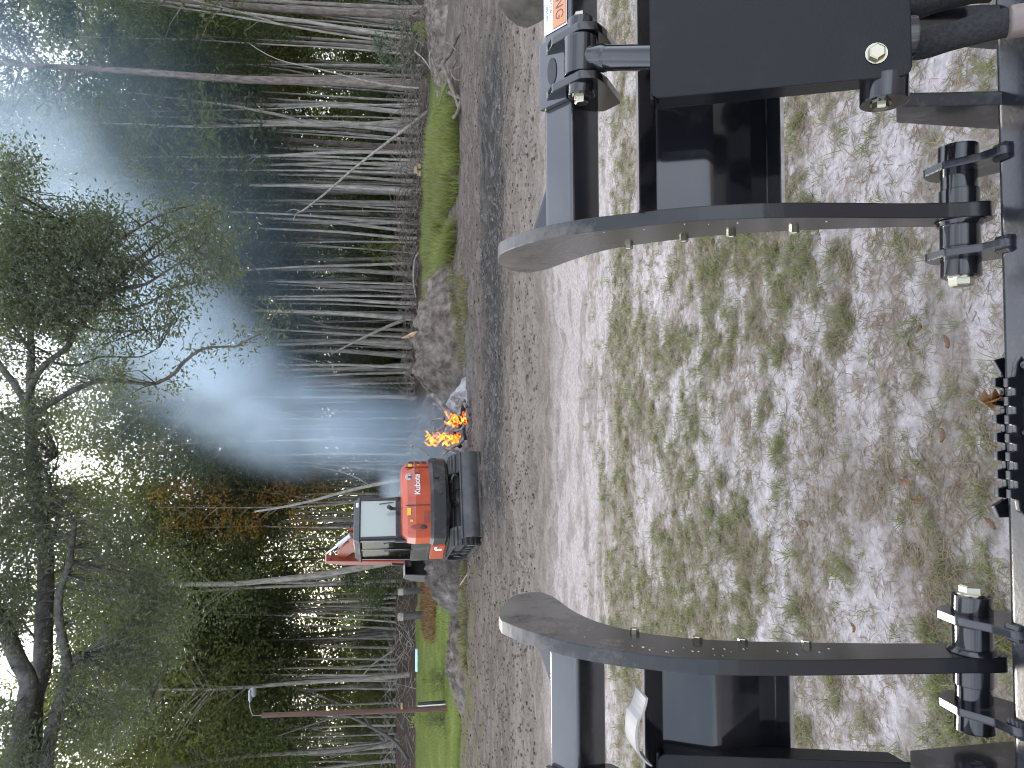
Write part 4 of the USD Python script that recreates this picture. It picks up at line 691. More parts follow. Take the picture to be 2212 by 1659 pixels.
eo('pillars', join(pil(cx0 + 0.05, cy0 + 0.06, 0.09, 0.10, cx0 + 0.08), pil(cx1 - 0.05, cy0 + 0.06, 0.09, 0.10, cx1 - 0.08), pil(cx0 + 0.05, cy1 - 0.06, 0.06, 0.06, cx0 + 0.08, cy1 - 0.14), pil(cx1 - 0.05, cy1 - 0.06, 0.06, 0.06, cx1 - 0.08, cy1 - 0.14), pil(cx0 + 0.05, 0.20, 0.06, 0.08, cx0 + 0.08)), 'cab_paint', cab)
eo('roof', hull(np.vstack([arr(cbox((1.0, 1.46, 0.05), (-0.34, 0.22, 2.46), 0.02))[0], arr(cbox((0.86, 1.28, 0.05), (-0.34, 0.22, 2.555), 0.02))[0]])), 'cab_paint', cab)
eo('rear_window', cbox((0.80, 0.02, 0.74), ((cx0 + cx1) / 2 + 0.01, cy0 + 0.005, 2.07), 0.008), 'rear_pane_painted_sky', cab, label='rear window with pale sky reflection painted in'); eo('window_seal', prism(Polygon([(-0.78, 1.68), (0.12, 1.68), (0.12, 2.46), (-0.78, 2.46)]).difference(Polygon([(-0.735, 1.705), (0.07, 1.705), (0.07, 2.435), (-0.735, 2.435)])), 0.03, 'xz')[0] + [0, cy0 - 0.004, 0] if False else shift(prism(Polygon([(-0.78, 1.66), (0.12, 1.66), (0.12, 2.46), (-0.78, 2.46)]).difference(Polygon([(-0.735, 1.705), (0.07, 1.705), (0.07, 2.435), (-0.735, 2.435)])), 0.03, 'xz'), (0, cy0 - 0.004, 0)), 'cab_paint', cab)
eo('wiper', cyl((0.02, cy0 - 0.02, 1.75), (-0.02, cy0 - 0.03, 2.05), 0.008, 6), 'cab_inside', cab)
for y0, y1 in ((cy0 + 0.12, 0.15), (0.26, cy1 - 0.12)): eo('side_window', cbox((0.012, y1 - y0, 1.02), (cx0 + 0.055, (y0 + y1) / 2, 1.90), 0.003), 'pane', cab)
eo('side_window', cbox((0.012, 1.2, 1.0), (cx1 - 0.055, 0.25, 1.92), 0.003), 'pane', cab); eo('front_window', cbox((0.84, 0.012, 1.15), (-0.34, cy1 - 0.1, 1.85), 0.003), 'pane', cab)
eo('door_rail', tube(spline(np.array([[cx0 - 0.02, 0.05, 1.35], [cx0 - 0.05, 0.0, 1.6], [cx0 - 0.03, 0.05, 1.95]]), 10), 0.012, 6), 'cab_inside', cab)
eo('seat', join(cbox((0.5, 0.16, 0.75), (-0.36, 0.05, 1.75), 0.05), cbox((0.5, 0.5, 0.14), (-0.36, 0.3, 1.42), 0.05)), 'cab_inside', cab)
eo('roof_light', cbox((0.1, 0.05, 0.06), (-0.02, cy0 + 0.0, 2.5), 0.015), 'white_decal', cab)
# boom, arm, cylinders, bucket
bx = 0.02
eo('swing_post', cbox((0.3, 0.35, 0.5), (bx, 1.15, 0.85), 0.05), 'dark_steel')
bm = [(1.05, 0.98), (1.28, 0.95), (1.62, 1.8), (2.05, 2.46), (3.02, 2.92), (3.1, 3.02), (2.98, 3.1), (2.55, 3.04), (1.95, 2.84), (1.62, 2.64), (1.32, 2.0)]
boom = eo('boom', shift(prism(rounded(Polygon(bm), 0.04), 0.2, 'yz'), (bx, 0, 0)), 'boom_paint'); eo('bracket', join(*[shift(prism([(1.55, 2.5), (1.72, 2.72), (1.5, 2.78), (1.42, 2.62)], 0.03, 'yz'), (bx + s, 0, 0)) for s in (-0.12, 0.12)]), 'boom_paint', boom)
bx = -0.10; eo('arm', shift(prism(rounded(Polygon([(2.85, 3.36), (3.02, 3.40), (3.26, 2.95), (3.32, 2.2), (3.30, 1.3), (3.18, 1.28), (3.06, 2.1), (2.94, 2.9)]), 0.03), 0.17, 'yz'), (bx, 0, 0)), 'boom_paint')
bx = 0.02; eo('arm_cylinder', join(cyl((bx, 1.52, 2.70), (bx, 2.25, 3.04), 0.055, 14)), 'cylinder_grey', label='pale grey hydraulic cylinder on top of the boom'); eo('cylinder_rod', cyl((bx, 2.2, 3.015), (bx, 2.92, 3.35), 0.03, 12), 'chrome')
eo('boom_cylinder', join(cyl((bx, 1.3, 0.95), (bx, 1.75, 1.75), 0.06, 14), cyl((bx, 1.75, 1.75), (bx, 2.05, 2.5), 0.035, 12)), 'dark_steel')
eo('hydraulic_line', join(*[tube(spline(np.array([[bx + s, 2.2, 3.0], [bx + s - 0.05, 2.8, 3.26], [bx + s - 0.06, 3.35, 3.0], [bx + s, 3.38, 2.4], [bx + s, 3.34, 1.7]]), 16), 0.014, 6) for s in (-0.1, 0.1)]), 'rubber')
bx = -0.20; bk = [(3.0, 1.42), (3.30, 1.46), (3.58, 1.26), (3.74, 0.98), (3.72, 0.72), (3.52, 0.55), (3.25, 0.52)]
inn = [(y * 0.94 + 3.3 * 0.06, z * 0.94 + 1.0 * 0.06) for y, z in bk]
eo('bucket', join(shift(prism(Polygon(bk + inn[::-1]), 0.72, 'yz'), (bx, 0, 0)), *[shift(prism(Polygon(bk), 0.025, 'yz'), (bx + s * 0.36, 0, 0)) for s in (-1, 1)], *[cbox((0.06, 0.14, 0.04), (bx + s, 3.22, 0.60), 0.01) for s in (-0.26, -0.13, 0, 0.13, 0.26)]), 'dark_steel')
eo('bucket_link', join(cyl((bx, 3.28, 1.75), (bx, 3.42, 1.4), 0.035, 10), cbox((0.2, 0.1, 0.2), (bx, 3.25, 1.34), 0.03)), 'dark_steel')

# ------------------------------------------------------------------ grapple in the foreground: worked out in the machine's own frame
C0 = -50.0; YAW = math.atan(C0 / FOC / math.cos(PITCH))
MF = np.array([math.sin(YAW), math.cos(YAW), 0]); MR = np.array([math.cos(YAW), -math.sin(YAW), 0])
def m2w(v): v = np.asarray(v, float); return v[..., :1] * MR + v[..., 1:2] * MF + v[..., 2:3] * np.array([0, 0, 1.0])
def mray(px, py): d = ray(px, py); return np.array([d @ MR, d @ MF, d[2]])
def my(px, py, y): d = mray(px, py); t = y / d[1]; return np.array([t * d[0], y, 2 + t * d[2]])
def mx(px, py, x): d = mray(px, py); t = x / d[0]; return np.array([x, t * d[1], 2 + t * d[2]])
def zof(px, y): d = mray(px, 829.5 - C0); return 2 + y * d[2] / d[1]
def xof(py, px, y): return my(px, py, y)[0]
def mo(name, mesh, m, parent, smooth=35, label=None):
    v, f = arr(mesh); return obj(name, (m2w(v), f), m, parent, smooth=smooth, label=label)
def gthing(name, label, cat, p): w = m2w(np.array(p, float)); return thing(name, label, cat, w, -YAW)
def hexbolt(p0, ax, r, h, parent, wash=True):
    ax = np.asarray(ax, float); p0 = np.asarray(p0, float)
    mo('bolt', join(tube([p0, p0 + ax * h * 0.85, p0 + ax * h], [r, r * 0.97, r * 0.8], 6), *( [cyl(p0 - ax * 0.001, p0 + ax * h * 0.22, r * 1.25, 18)] if wash else [])), 'zinc', parent, smooth=25)
T1 = 0.025
NEAR = {'R': [(1.059, 1.011), (1.087, 1.088), (1.128, 1.359), (1.176, 1.494), (1.222, 1.565), (1.285, 1.652), (1.390, 1.732), (1.487, 1.764)], 'L': [(1.070, 1.000), (1.087, 1.115), (1.154, 1.486), (1.191, 1.564), (1.253, 1.652), (1.320, 1.710), (1.433, 1.772)]}
FAR = {'R': [(1.139, 1.030), (1.199, 1.262), (1.252, 1.383), (1.320, 1.479), (1.409, 1.561), (1.528, 1.607), (1.640, 1.638), (1.683, 1.672), (1.629, 1.728), (1.52, 1.762)], 'L': [(1.150, 1.035), (1.202, 1.284), (1.250, 1.443), (1.308, 1.535), (1.400, 1.600), (1.484, 1.623), (1.597, 1.637), (1.640, 1.662), (1.625, 1.705), (1.555, 1.745), (1.47, 1.772)]}
PZ = {'R': (1.105, 1.035), 'L': (1.105, 1.03)}      # pivot
def claw_outline(s):
    n = spline(np.array(NEAR[s]), 28); f = spline(np.array(FAR[s]), 34); c = PZ[s]; r = 0.048
    lower = [(c[0] + r * math.cos(t), c[1] + r * math.sin(t)) for t in np.linspace(-0.35, -PI + 0.25, 10)]
    return rounded(Polygon([*map(tuple, n), *map(tuple, f[::-1]), *lower]).buffer(0.0005), 0.006)
def plate(poly, x0, x1):
    return shift(prism(poly, abs(x1 - x0), 'yz'), ((x0 + x1) / 2, 0, 0))
LID = {}
W_LID = 0.60
for s, sg, x in (('R', 1, 0.310), ('L', -1, -0.411)):
    lb = {'R': 'right black steel grapple claw with warning sticker and clevis on its tube', 'L': 'left black steel grapple claw with dusty scuffed paint and worn tip'}[s]
    t = LID[s] = gthing('grapple_claw', lb, 'grapple claw', (x, PZ[s][0], PZ[s][1])); po = claw_outline(s)
    mo('side_plate', plate(po, x, x + sg * T1), 'claw_paint', t); mo('side_plate', plate(po, x + sg * (W_LID - T1), x + sg * W_LID), 'claw_paint', t)
    # square tube set on its corner between the plates
    c = (1.352, zof(1240 if s == 'R' else 1243, 1.352)); h = 0.0375 if s == 'R' else 0.0375; a0 = math.radians(-15)
    sq = rounded(Polygon([(c[0] + math.sqrt(2) * h * math.cos(a0 + k * PI / 2 + PI / 2), c[1] + math.sqrt(2) * h * math.sin(a0 + k * PI / 2 + PI / 2)) for k in range(4)]), 0.008)
    mo('cross_tube', plate(sq, x + sg * T1, x + sg * (W_LID - T1)), 'tube_paint', t)
    TC = c; TA = a0
    # gussets between tube and tip
    for gx0, d in ((x + sg * T1, 1), (x + sg * (W_LID - T1), -1)):
        g = [np.array([gx0, 1.432, zof(1152, 1.432)]), np.array([gx0, 1.395, c[1] + 0.012]), np.array([gx0 + sg * d * 0.17, 1.392, c[1] + 0.012])]
        nrm = np.cross(g[1] - g[0], g[2] - g[0]); nrm /= np.linalg.norm(nrm); mo('gusset', hull(np.vstack([np.array(g) + nrm * 0.005, np.array(g) - nrm * 0.005])), 'tube_paint', t)
    # bent panel: lip, upper face, ridge, lower face, lip
    row = [(1388, 1.262), (1392, 1.218), (1420, 1.240), (1526, 1.208), (1545, 1.206), (1666, 1.234), (1690, 1.204), (1696, 1.235)]
    pr = [(y, zof(px, y)) for px, y in row]
    from shapely.geometry import LineString
    mo('panel', plate(LineString(pr).buffer(0.006, join_style=2, cap_style=2), x + sg * T1, x + sg * (W_LID - T1)), 'black_paint', t, smooth=20)
    for px, v in ((1405, -0.004), (1536, 0.0)): pass
    mo('weld_bead', join(*[tube(np.array([[x + sg * (T1 + 0.003), 1.205 + 0.02 * abs(k - 5) / 5, zof(1420 + 25 * k, 1.205 + 0.02 * abs(k - 5) / 5)] for k in range(11)]), 0.004, 5)]), 'weld', t)
    # boss through the plate at the pivot
    p = PZ[s]; zz = p[1]
    mo('boss', join(cyl((x - sg * 0.045, p[0], zz), (x + sg * (T1 + 0.028), p[0], zz), 0.031, 28), tube([(x - sg * 0.008, p[0], zz), (x - sg * 0.001, p[0], zz)], [0.034, 0.039], 24)), 'black_paint', t)
    # bolts along the inner face
    for px in ((1362, 1482, 1585, 1722) if s == 'R' else (1366, 1500, 1597, 1733)):
        yy = 1.2
        for _ in range(6): yy = float(np.interp(zof(px, yy), [q[1] for q in FAR[s][:6]], [q[0] for q in FAR[s][:6]])) - 0.016
        z = zof(px, yy)
        hexbolt((x, yy, z), (-sg, 0, 0), 0.0085, 0.009, t, False)
    mo('paint_chips', join(*[cbox((0.0012, 0.004 * k, 0.002 * k), (x - sg * 0.0004, *q), 0.0003) for q, k in [((np.interp(z, [c_[1] for c_ in NEAR[s]], [c_[0] for c_ in NEAR[s]]) + rs.uniform(0.012, 0.055), z), rs.uniform(0.4, 1.2)) for z in rs.uniform(1.25, 1.7, 26 if s == 'L' else 7)]]), 'paint_chip', t)
    # clevis on the tube: base plate, two ears, rod eye
    xc = xof(119, 1265, 1.255) if s == 'R' else -0.411 - (xof(119, 1265, 1.255) - 0.310)
    dx = 0.043; pin = np.array([1.268, zof(1262, 1.268)])
    up = np.array([math.cos(a0 + PI / 2 + PI / 4), math.sin(a0 + PI / 2 + PI / 4)])   # outward normal of the tube's upper front face
    al = np.array([-up[1], up[0]]); fc2 = np.array(TC) + up * 0.0385
    sqp = [fc2 + al * 0.036, fc2 - al * 0.036, fc2 - al * 0.036 + up * 0.011, fc2 + al * 0.036 + up * 0.011]
    slot = hull(np.vstack([cyl((xc - 0.012, *(fc2 + up * k)), (xc - 0.0119, *(fc2 + up * k)), 0.001, 6)[0] for k in (0.0,)])) if False else None
    cp = mo('clevis_plate', plate(Polygon([tuple(q) for q in sqp]), xc - 0.062, xc + 0.062), 'tube_paint', t)
    sl = [np.array([xc + 0.009 * k * 0 + 0.017 * math.cos(a) * 1.5, *(fc2 + al * (0.012 * math.sin(a)) + up * e)]) for a in np.linspace(0, 2 * PI, 18) for e in (0.0105, 0.0125)]
    mo('slot', hull(sl), 'cab_inside', cp)
    ear = rounded(Polygon([(1.345, TC[1] + 0.052), (1.30, TC[1] + 0.05), (pin[0] - 0.032, pin[1] + 0.012), (pin[0] - 0.036, pin[1] - 0.018), (pin[0] - 0.01, pin[1] - 0.045), (1.33, TC[1] - 0.09), (1.372, TC[1] - 0.07), (1.385, TC[1] - 0.01)]), 0.012)
    for k in (-1, 1): mo('clevis_ear', plate(ear, xc + k * dx - 0.007, xc + k * dx + 0.007), 'black_paint', t)
    mo('pin', join(cyl((xc - 0.07, *pin), (xc + 0.07, *pin), 0.016, 20)), 'black_paint', t)
    for k in (-1, 1): mo('pin_collar', cyl((xc + k * 0.05, *pin), (xc + k * 0.068, *pin), 0.024, 20), 'black_paint', t); hexbolt((xc + k * 0.068, *pin), (k, 0, 0), 0.0135, 0.014, t)
    if s == 'R':   # sticker on the upper face of the tube, upside down to the driver
        e0 = np.array(TC) + up * 0.0384
        xs = xof(66, 1200, 1.335) + 0.155
        def onface(m):
            v, f = arr(m); return np.array([xs - v[:, 0], e0[0] + v[:, 1] * al[0] + up[0] * v[:, 2], e0[1] + v[:, 1] * al[1] + up[1] * v[:, 2]]).T, f
        st = mo('sticker', onface(cbox((0.155, 0.062, 0.0012), (0.0775, -0.002, 0.0005), 0.0003)), 'decal_white', t, smooth=False)
        mo('sticker_border', onface(cbox((0.152, 0.0355, 0.001), (0.0760, 0.0105, 0.0010), 0.0002)), 'decal_ink', st, smooth=False)
        mo('sticker_band', onface(cbox((0.150, 0.0335, 0.001), (0.0755, 0.0105, 0.0014), 0.0002)), 'decal_orange', st, smooth=False)
        w = meshkit.text_mesh('WARNING', 0.0200, 0.0006); mo('sticker_text', onface(shift(w, (0.138 - w.bounds[1][0], 0.0008, 0.0017))), 'decal_ink', st, smooth=False)
        w = meshkit.text_mesh('POINT OR', 0.0068, 0.0006); mo('sticker_text', onface(shift(w, (0.118 - w.bounds[1][0], -0.0165, 0.0009))), 'decal_ink', st, smooth=False)
        w = meshkit.text_mesh('INJURY', 0.0055, 0.0006); mo('sticker_text', onface(shift(w, (0.130 - w.bounds[1][0], -0.0262, 0.0009))), 'decal_ink', st, smooth=False)

# frame bar at the bottom, with lugs, pins and the two toothed strips
fr = gthing('attachment_frame', 'black steel frame bar with pivot lugs and toothed strips nearest the viewer', 'frame', (0, 1.0, 0.98))
BY = 1.028; BT = zof(2163, BY)
bar = rounded(Polygon([(BY, BT), (BY, BT - 0.10), (BY - 0.12, BT - 0.10), (BY - 0.12, BT)]), 0.014)
mo('bar', plate(bar, -1.15, 1.1), 'frame_paint', fr)
def lug(name, x, w=0.012, s='R'):
    p = PZ[s]; po = rounded(Polygon([(p[0] + 0.050, p[1] + 0.015), (p[0] + 0.03, p[1] + 0.045), (p[0] - 0.02, p[1] + 0.047), (BY + 0.01, BT + 0.018), (BY - 0.03, BT + 0.012), (BY - 0.03, BT - 0.05), (BY + 0.005, BT - 0.09), (p[0] + 0.02, p[1] - 0.045), (p[0] + 0.05, p[1] - 0.02)]), 0.012)
    g = mo(name, plate(po, x - w / 2, x + w / 2), 'frame_paint', fr); return g
for s, sg, x in (('R', 1, 0.310), ('L', -1, -0.411)):
    p = PZ[s]
    xa, xb = x - sg * 0.058, x + sg * 0.088
    for q in (xa, xb):
        lug('pivot_lug', q, 0.013, s)
        mo('weld_bead', join(*[tube(np.array([[q + sg2 * 0.0085, BY - 0.004 - 0.004 * k, BT + 0.003 + 0.001 * (k % 2)] for k in range(7)]), 0.0055, 5) for sg2 in (-1, 1)]), 'weld', fr)
    # pin, collars and hexagon head on the inner end
    mo('pivot_pin', join(cyl((xa - sg * 0.036, *p), (xb + sg * 0.040, *p), 0.0285, 28)), 'black_paint', fr)
    mo('pin_collar', cyl((xa - sg * 0.036, *p), (xa - sg * 0.006, *p), 0.031, 28), 'black_paint', fr); mo('pin_collar', cyl((xb + sg * 0.007, *p), (xb + sg * 0.040, *p), 0.031, 28), 'black_paint', fr)
    hexbolt((xa - sg * 0.036, *p), (-sg, 0, 0), 0.0195, 0.016, fr)
def teeth(y, base, h, x0, n, pitch):
    P = [(x0 - 0.028, base), (x0 - 0.022, base + h * 0.55)]
    for k in range(n): a = x0 + k * pitch; P += [(a, base + h * 0.45), (a + 0.003, base + h), (a + pitch * 0.52, base + h), (a + pitch * 0.52 + 0.003, base + h * 0.45)]
    P += [(x0 + n * pitch + 0.014, base + h * 0.5), (x0 + n * pitch + 0.02, base)]
    v, f = prism(Polygon(P), 0.006, 'xz'); v = v * [1, 1, 1]; return shift((v, f), (0, y, 0))
xl, xr = xof(1076, 2144, 1.05), xof(800, 2144, 1.05); pt = (xr - xl) / 7
def stood(m): return m
zt = zof(2143, 1.050)
mo('toothed_strip', teeth(1.050, BT - 0.05, zt - BT + 0.05 + 0.0, xl, 7, pt) if False else shift(prism(Polygon([(xl - 0.03, BT - 0.06), (xl - 0.03, BT - 0.004), (xl - 0.012, BT + 0.004)] + sum([[(xl + k * pt, zt - 0.015), (xl + k * pt + 0.003, zt), (xl + (k + 0.55) * pt, zt), (xl + (k + 0.55) * pt + 0.003, zt - 0.015)] for k in range(7)], []) + [(xr + 0.016, BT - 0.002), (xr + 0.03, BT - 0.06)]), 0.008, 'xz'), (0, 1.046, 0)), 'black_paint', fr)
z2 = zof(2170, 0.995); x2 = xof(1080, 2170, 0.995); x3 = xof(800, 2170, 0.995); p2 = (x3 - x2) / 7
mo('toothed_strip', shift(prism(Polygon([(x2 - 0.03, BT - 0.005), (x2 - 0.016, BT + 0.010)] + sum([[(x2 + k * p2, z2 - 0.013), (x2 + k * p2 + 0.003, z2), (x2 + (k + 0.55) * p2, z2), (x2 + (k + 0.55) * p2 + 0.003, z2 - 0.013)] for k in range(7)], []) + [(x3 + 0.012, BT + 0.008), (x3 + 0.028, BT - 0.005)]), 0.008, 'xz'), (0, 0.992, 0)), 'black_paint', fr)
mo('weld_bead', join(*[tube(np.array([[x2 + q * (x3 - x2) + 0.004 * math.cos(a), 0.978 + 0.006 * math.sin(a), BT + 0.002] for a in np.linspace(0, 6.28, 10)]), 0.004, 5) for q in (-0.06, 0.52, 1.04)]), 'weld', fr)
# outer mounting plates with hose between them, right
xm = 0.484
mpl = rounded(Polygon([(1.045, zof(1950, 1.045)), (1.03, zof(2060, 1.03)), (1.012, zof(2180, 1.012)), (0.98, 0.93), (1.06, 0.88), (1.105, zof(2165, 1.105)), (1.105, zof(1950, 1.105))]), 0.006)
mo('cylinder_lug', plate(mpl, xm - 0.011, xm + 0.011), 'frame_paint', fr); mo('cylinder_lug', plate(mpl, xm + 0.128, xm + 0.150), 'frame_paint', fr)
for s, xx in (('L', -0.575),): mo('cylinder_lug', plate(mpl, xx - 0.011, xx + 0.011), 'frame_paint', fr); mo('cylinder_lug', plate(mpl, xx - 0.17, xx - 0.148), 'frame_paint', fr)

# hydraulic cylinders under their guards
def cyl_guard(s, sg, x0, wid, label, c):
    """c: pixels of the guard's inner edge, top then bottom."""
    t = gthing('hydraulic_cylinder', label, 'hydraulic cylinder', (x0, 1.1, 1.2))
    a, b = mx(*c[0], x0), mx(*c[1], x0); d = (b - a) / np.linalg.norm(b - a); nn = np.cross([1.0, 0, 0], d); nn = nn if nn[1] < 0 else -nn
    xo = x0 + sg * wid; r = 0.016; th = 0.004
    def P(x, u, w): q = a + d * u; return np.array([x, q[1] + nn[1] * w, q[2] + nn[2] * w])
    L = np.linalg.norm(b - a)
    out = rounded(Polygon([(0, 0), (wid, 0), (wid, L), (0, L)]), 0.014); v, f = arr(prism(out, th)); vv = np.array([P(x0 + sg * q[0], q[1], q[2]) for q in v]); mo('guard', (vv, f if sg > 0 else f[:, ::-1]), 'guard_paint', t)
    g2 = 0.048
    for xx in (x0 + sg * 0.006, xo - sg * 0.006):
        o2 = Polygon([(0.012, 0), (L - 0.02, 0), (L - 0.035, -g2 * 0.8), (0.012, -g2)]); v, f = arr(prism(o2, 0.006)); vv = np.array([P(xx + q[2], q[0], q[1] - 0.003) for q in v]); mo('skirt', (vv, f), 'guard_paint', t)
    v, f = arr(prism(Polygon([(0, 0.0), (wid, 0.0), (wid, -0.02), (0, -0.02)]), 0.005)); vv = np.array([P(x0 + sg * q[0], 0.001 + q[2], q[1] - 0.003) for q in v]); mo('top_fold', (vv, f), 'guard_paint', t)
    q = P(x0 + sg * 0.036, L - 0.048, th / 2); n3 = np.array([0, nn[1], nn[2]]); hexbolt(q, n3, 0.0125, 0.010, t)
    if s == 'R':
        q = P(x0, L - 0.03, -0.03); mo('cross_bolt_boss', cyl(q - [0.026, 0, 0], q + [0.01, 0, 0], 0.034, 26), 'black_paint', t); hexbolt(q - [0.026, 0, -0.006], (-1, 0, 0), 0.012, 0.010, t)
    # rod and eye
    xc = xof(119, 1265, 1.255) if s == 'R' else -0.411 - (xof(119, 1265, 1.255) - 0.310)
    pin = np.array([xc, 1.268, zof(1262, 1.268)]); end = P(xc, 0.06, -0.048); end[0] = xof(118, 1420, end[1]) if s == 'R' else -0.411 - (xof(118, 1420, end[1]) - 0.310); dr = (end - pin) / np.linalg.norm(end - pin)
    mo('rod_eye', cyl(pin - [0.033, 0, 0], pin + [0.033, 0, 0], 0.031, 28), 'black_paint', t); mo('rod_neck', tube([pin + dr * 0.02, pin + dr * 0.05, pin + dr * 0.062], [0.022, 0.024, 0.020], 22), 'black_paint', t)
    mo('rod', cyl(pin + dr * 0.058, end, 0.0215, 26), 'chrome_black' if 'chrome_black' in M else 'black_paint', t); mo('barrel', cyl(P(end[0], 0.07, -0.05), P(end[0], L + 0.02, -0.055), 0.030, 24), 'black_paint', t)
    return t, P, L
tR, PR, LR = cyl_guard('R', 1, 0.478, 0.262, 'right hydraulic cylinder under a wide black steel guard plate with bolt', [(1407, 214), (1970, 163)])
tL, PL, LL = cyl_guard('L', -1, -0.583, 0.262, 'left hydraulic cylinder with guard, partly out of view at bottom left', [(1420, 1628), (1990, 1648)])
# loop of pale worn steel on the left guard's top edge
P = [my(*q, 1.16) for q in [(1400, 1508), (1392, 1540), (1381, 1560), (1377, 1590), (1380, 1620), (1392, 1640), (1410, 1655)]]
Q = spline(np.array(P), 14); ms = []
for k in range(13):
    ms.append(hull(np.vstack([Q[k] + o for o in ((0, 0, 0), (0, 0.05, 0.0), (0, 0, 0.004), (0, 0.05, 0.004))] + [Q[k + 1] + o for o in ((0, 0, 0), (0, 0.05, 0.0), (0, 0, 0.004), (0, 0.05, 0.004))])))
mo('curved_guard', join(*ms), 'pale_guard', tL, label='pale worn curved strip behind the panel')
# hoses
def hose(pts, r, label):
    t = gthing('hydraulic_hose', label, 'hose', my(*pts[0][:2], pts[0][2])); Q = spline(np.array([my(*p) for p in pts]), 24); rr = r * (1 + 0.07 * np.sin(np.linspace(0, 14, 24)) * (np.linspace(1, 0, 24)))
    mo('sleeve', tube(Q, rr, 14), 'hose_sleeve', t, smooth=True)
    if r > 0.019: mo('tape', tube(Q[-6:], r * 1.12, 14), 'hose_tape', t, smooth=True)
hose([(1960, 100, 1.02), (2010, 92, 1.0), (2060, 78, 0.98), (2120, 60, 0.96), (2180, 48, 0.94), (2240, 40, 0.92)], 0.021, 'black sleeved hydraulic hose with a band of tan tape')
hose([(1965, 20, 1.04), (2010, 8, 1.02), (2060, -8, 1.0), (2140, -20, 0.98)], 0.017, 'thinner black hydraulic hose beside the taped one')

# ------------------------------------------------------------------ grass, straw and litter
def tuft(n, L, w, spread, rs, lie, bend=0.5):
    vs, fs = [], []
    for i in range(n):
        a = rs.uniform(0, 2 * PI); l = L * rs.uniform(0.45, 1.25); b = np.array([rs.normal() * spread, rs.normal() * spread, -0.003]); d = np.array([math.cos(a), math.sin(a), 0]); e = abs(rs.normal(lie, 0.28)); pts = []
        p = b.copy(); ang = PI / 2 - e
        for k in range(4): pts.append(p.copy()); p = p + (d * math.cos(ang) + np.array([0, 0, math.sin(ang)])) * l / 3; ang -= bend * rs.uniform(0.5, 1.3) / 2
        pts = np.array(pts); pts[:, 2] = np.maximum(pts[:, 2], 0.002) ; side = np.array([-d[1], d[0], 0.25 * rs.normal()]); ww = w * np.array([0.7, 1.0, 0.75])[:, None]
        v = np.vstack([pts[:3] - side * ww, pts[:3] + side * ww, pts[3:]]); o = len(vs) and sum(len(q) for q in vs); vs.append(v)
        fs.append(np.array([[0, 1, 4], [0, 4, 3], [1, 2, 5], [1, 5, 4], [2, 6, 5]]) + (o or 0))
    return np.vstack(vs), np.vstack(fs)
def scatter(name, protos, xyz, scale, label, cat, seed):
    r = np.random.default_rng(seed); path = '/World/' + numbered('/World', name); pi = UsdGeom.PointInstancer.Define(stage, path); tg = []
    for i, (m, mt) in enumerate(protos):
        q = usdkit.mesh(stage, f'{path}/kind_{i}', m, M[mt]); tg.append(q.GetPath())
    pi.CreatePrototypesRel().SetTargets(tg); n = len(xyz); a = r.uniform(0, 2 * PI, n)
    pi.CreateProtoIndicesAttr(Vt.IntArray.FromNumpy(r.integers(0, len(protos), n).astype(np.int32))); pi.CreatePositionsAttr(Vt.Vec3fArray.FromNumpy(np.asarray(xyz, np.float32)))
    pi.CreateOrientationsAttr(Vt.QuathArray([Gf.Quath(math.cos(t / 2), 0, 0, math.sin(t / 2)) for t in a])); s = np.asarray(scale, np.float32); pi.CreateScalesAttr(Vt.Vec3fArray.FromNumpy(np.repeat(s[:, None], 3, 1)))
    tag(pi, label, cat, kind='stuff')
r = np.random.default_rng(17)
def field(n, y0, y1, power=1.0, side=0.72):
    y = y0 + (y1 - y0) * r.uniform(0, 1, n) ** power; x = r.uniform(-side, side, n) * (y + 0.6); return x, y
x, y = field(52000, 1.6, 7.3, 1.15); k = r.uniform(size=len(x)) < patch(x, y) ** 1.2 * 0.50 + 0.03; x, y = x[k], y[k]
gk = [(tuft(15, 0.10, 0.0021, 0.02, r, 0.75), 'grass_green') for _ in range(4)] + [(tuft(13, 0.08, 0.0018, 0.022, r, 0.95), 'grass_dull') for _ in range(4)] + [(tuft(12, 0.12, 0.0018, 0.016, r, 0.6), 'grass_green')] + [(tuft(12, 0.07, 0.0014, 0.022, r, 1.1), 'straw') for _ in range(3)]
scatter('grass', gk, np.stack([x, y, height(x, y)], 1), r.uniform(0.45, 0.95, len(x)), 'thin patches of short green grass on grey sand in the foreground', 'grass', 3)
x, y = field(34000, 1.6, 7.3, 1.1); k = r.uniform(size=len(x)) < (0.12 + 0.5 * patch(x, y) + 0.32 * sm(0.48, 0.62, fbm2(x, y * 1.7, 2.2, 4, 53)) * (y < 6.6)) * (1 - 0.8 * np.exp(-(((x - 0.28) / 0.32) ** 2 + ((y - 2.2) / 0.30) ** 2))); x, y = x[k], y[k]
sk_ = [(tuft(9, 0.055, 0.0016, 0.03, r, 1.5, 0.1), 'straw') for _ in range(5)]
scatter('dead_grass', sk_, np.stack([x, y, height(x, y) + 0.002], 1), r.uniform(0.6, 1.3, len(x)), 'dry straw-coloured dead grass strewn between the green patches', 'dead grass', 4)
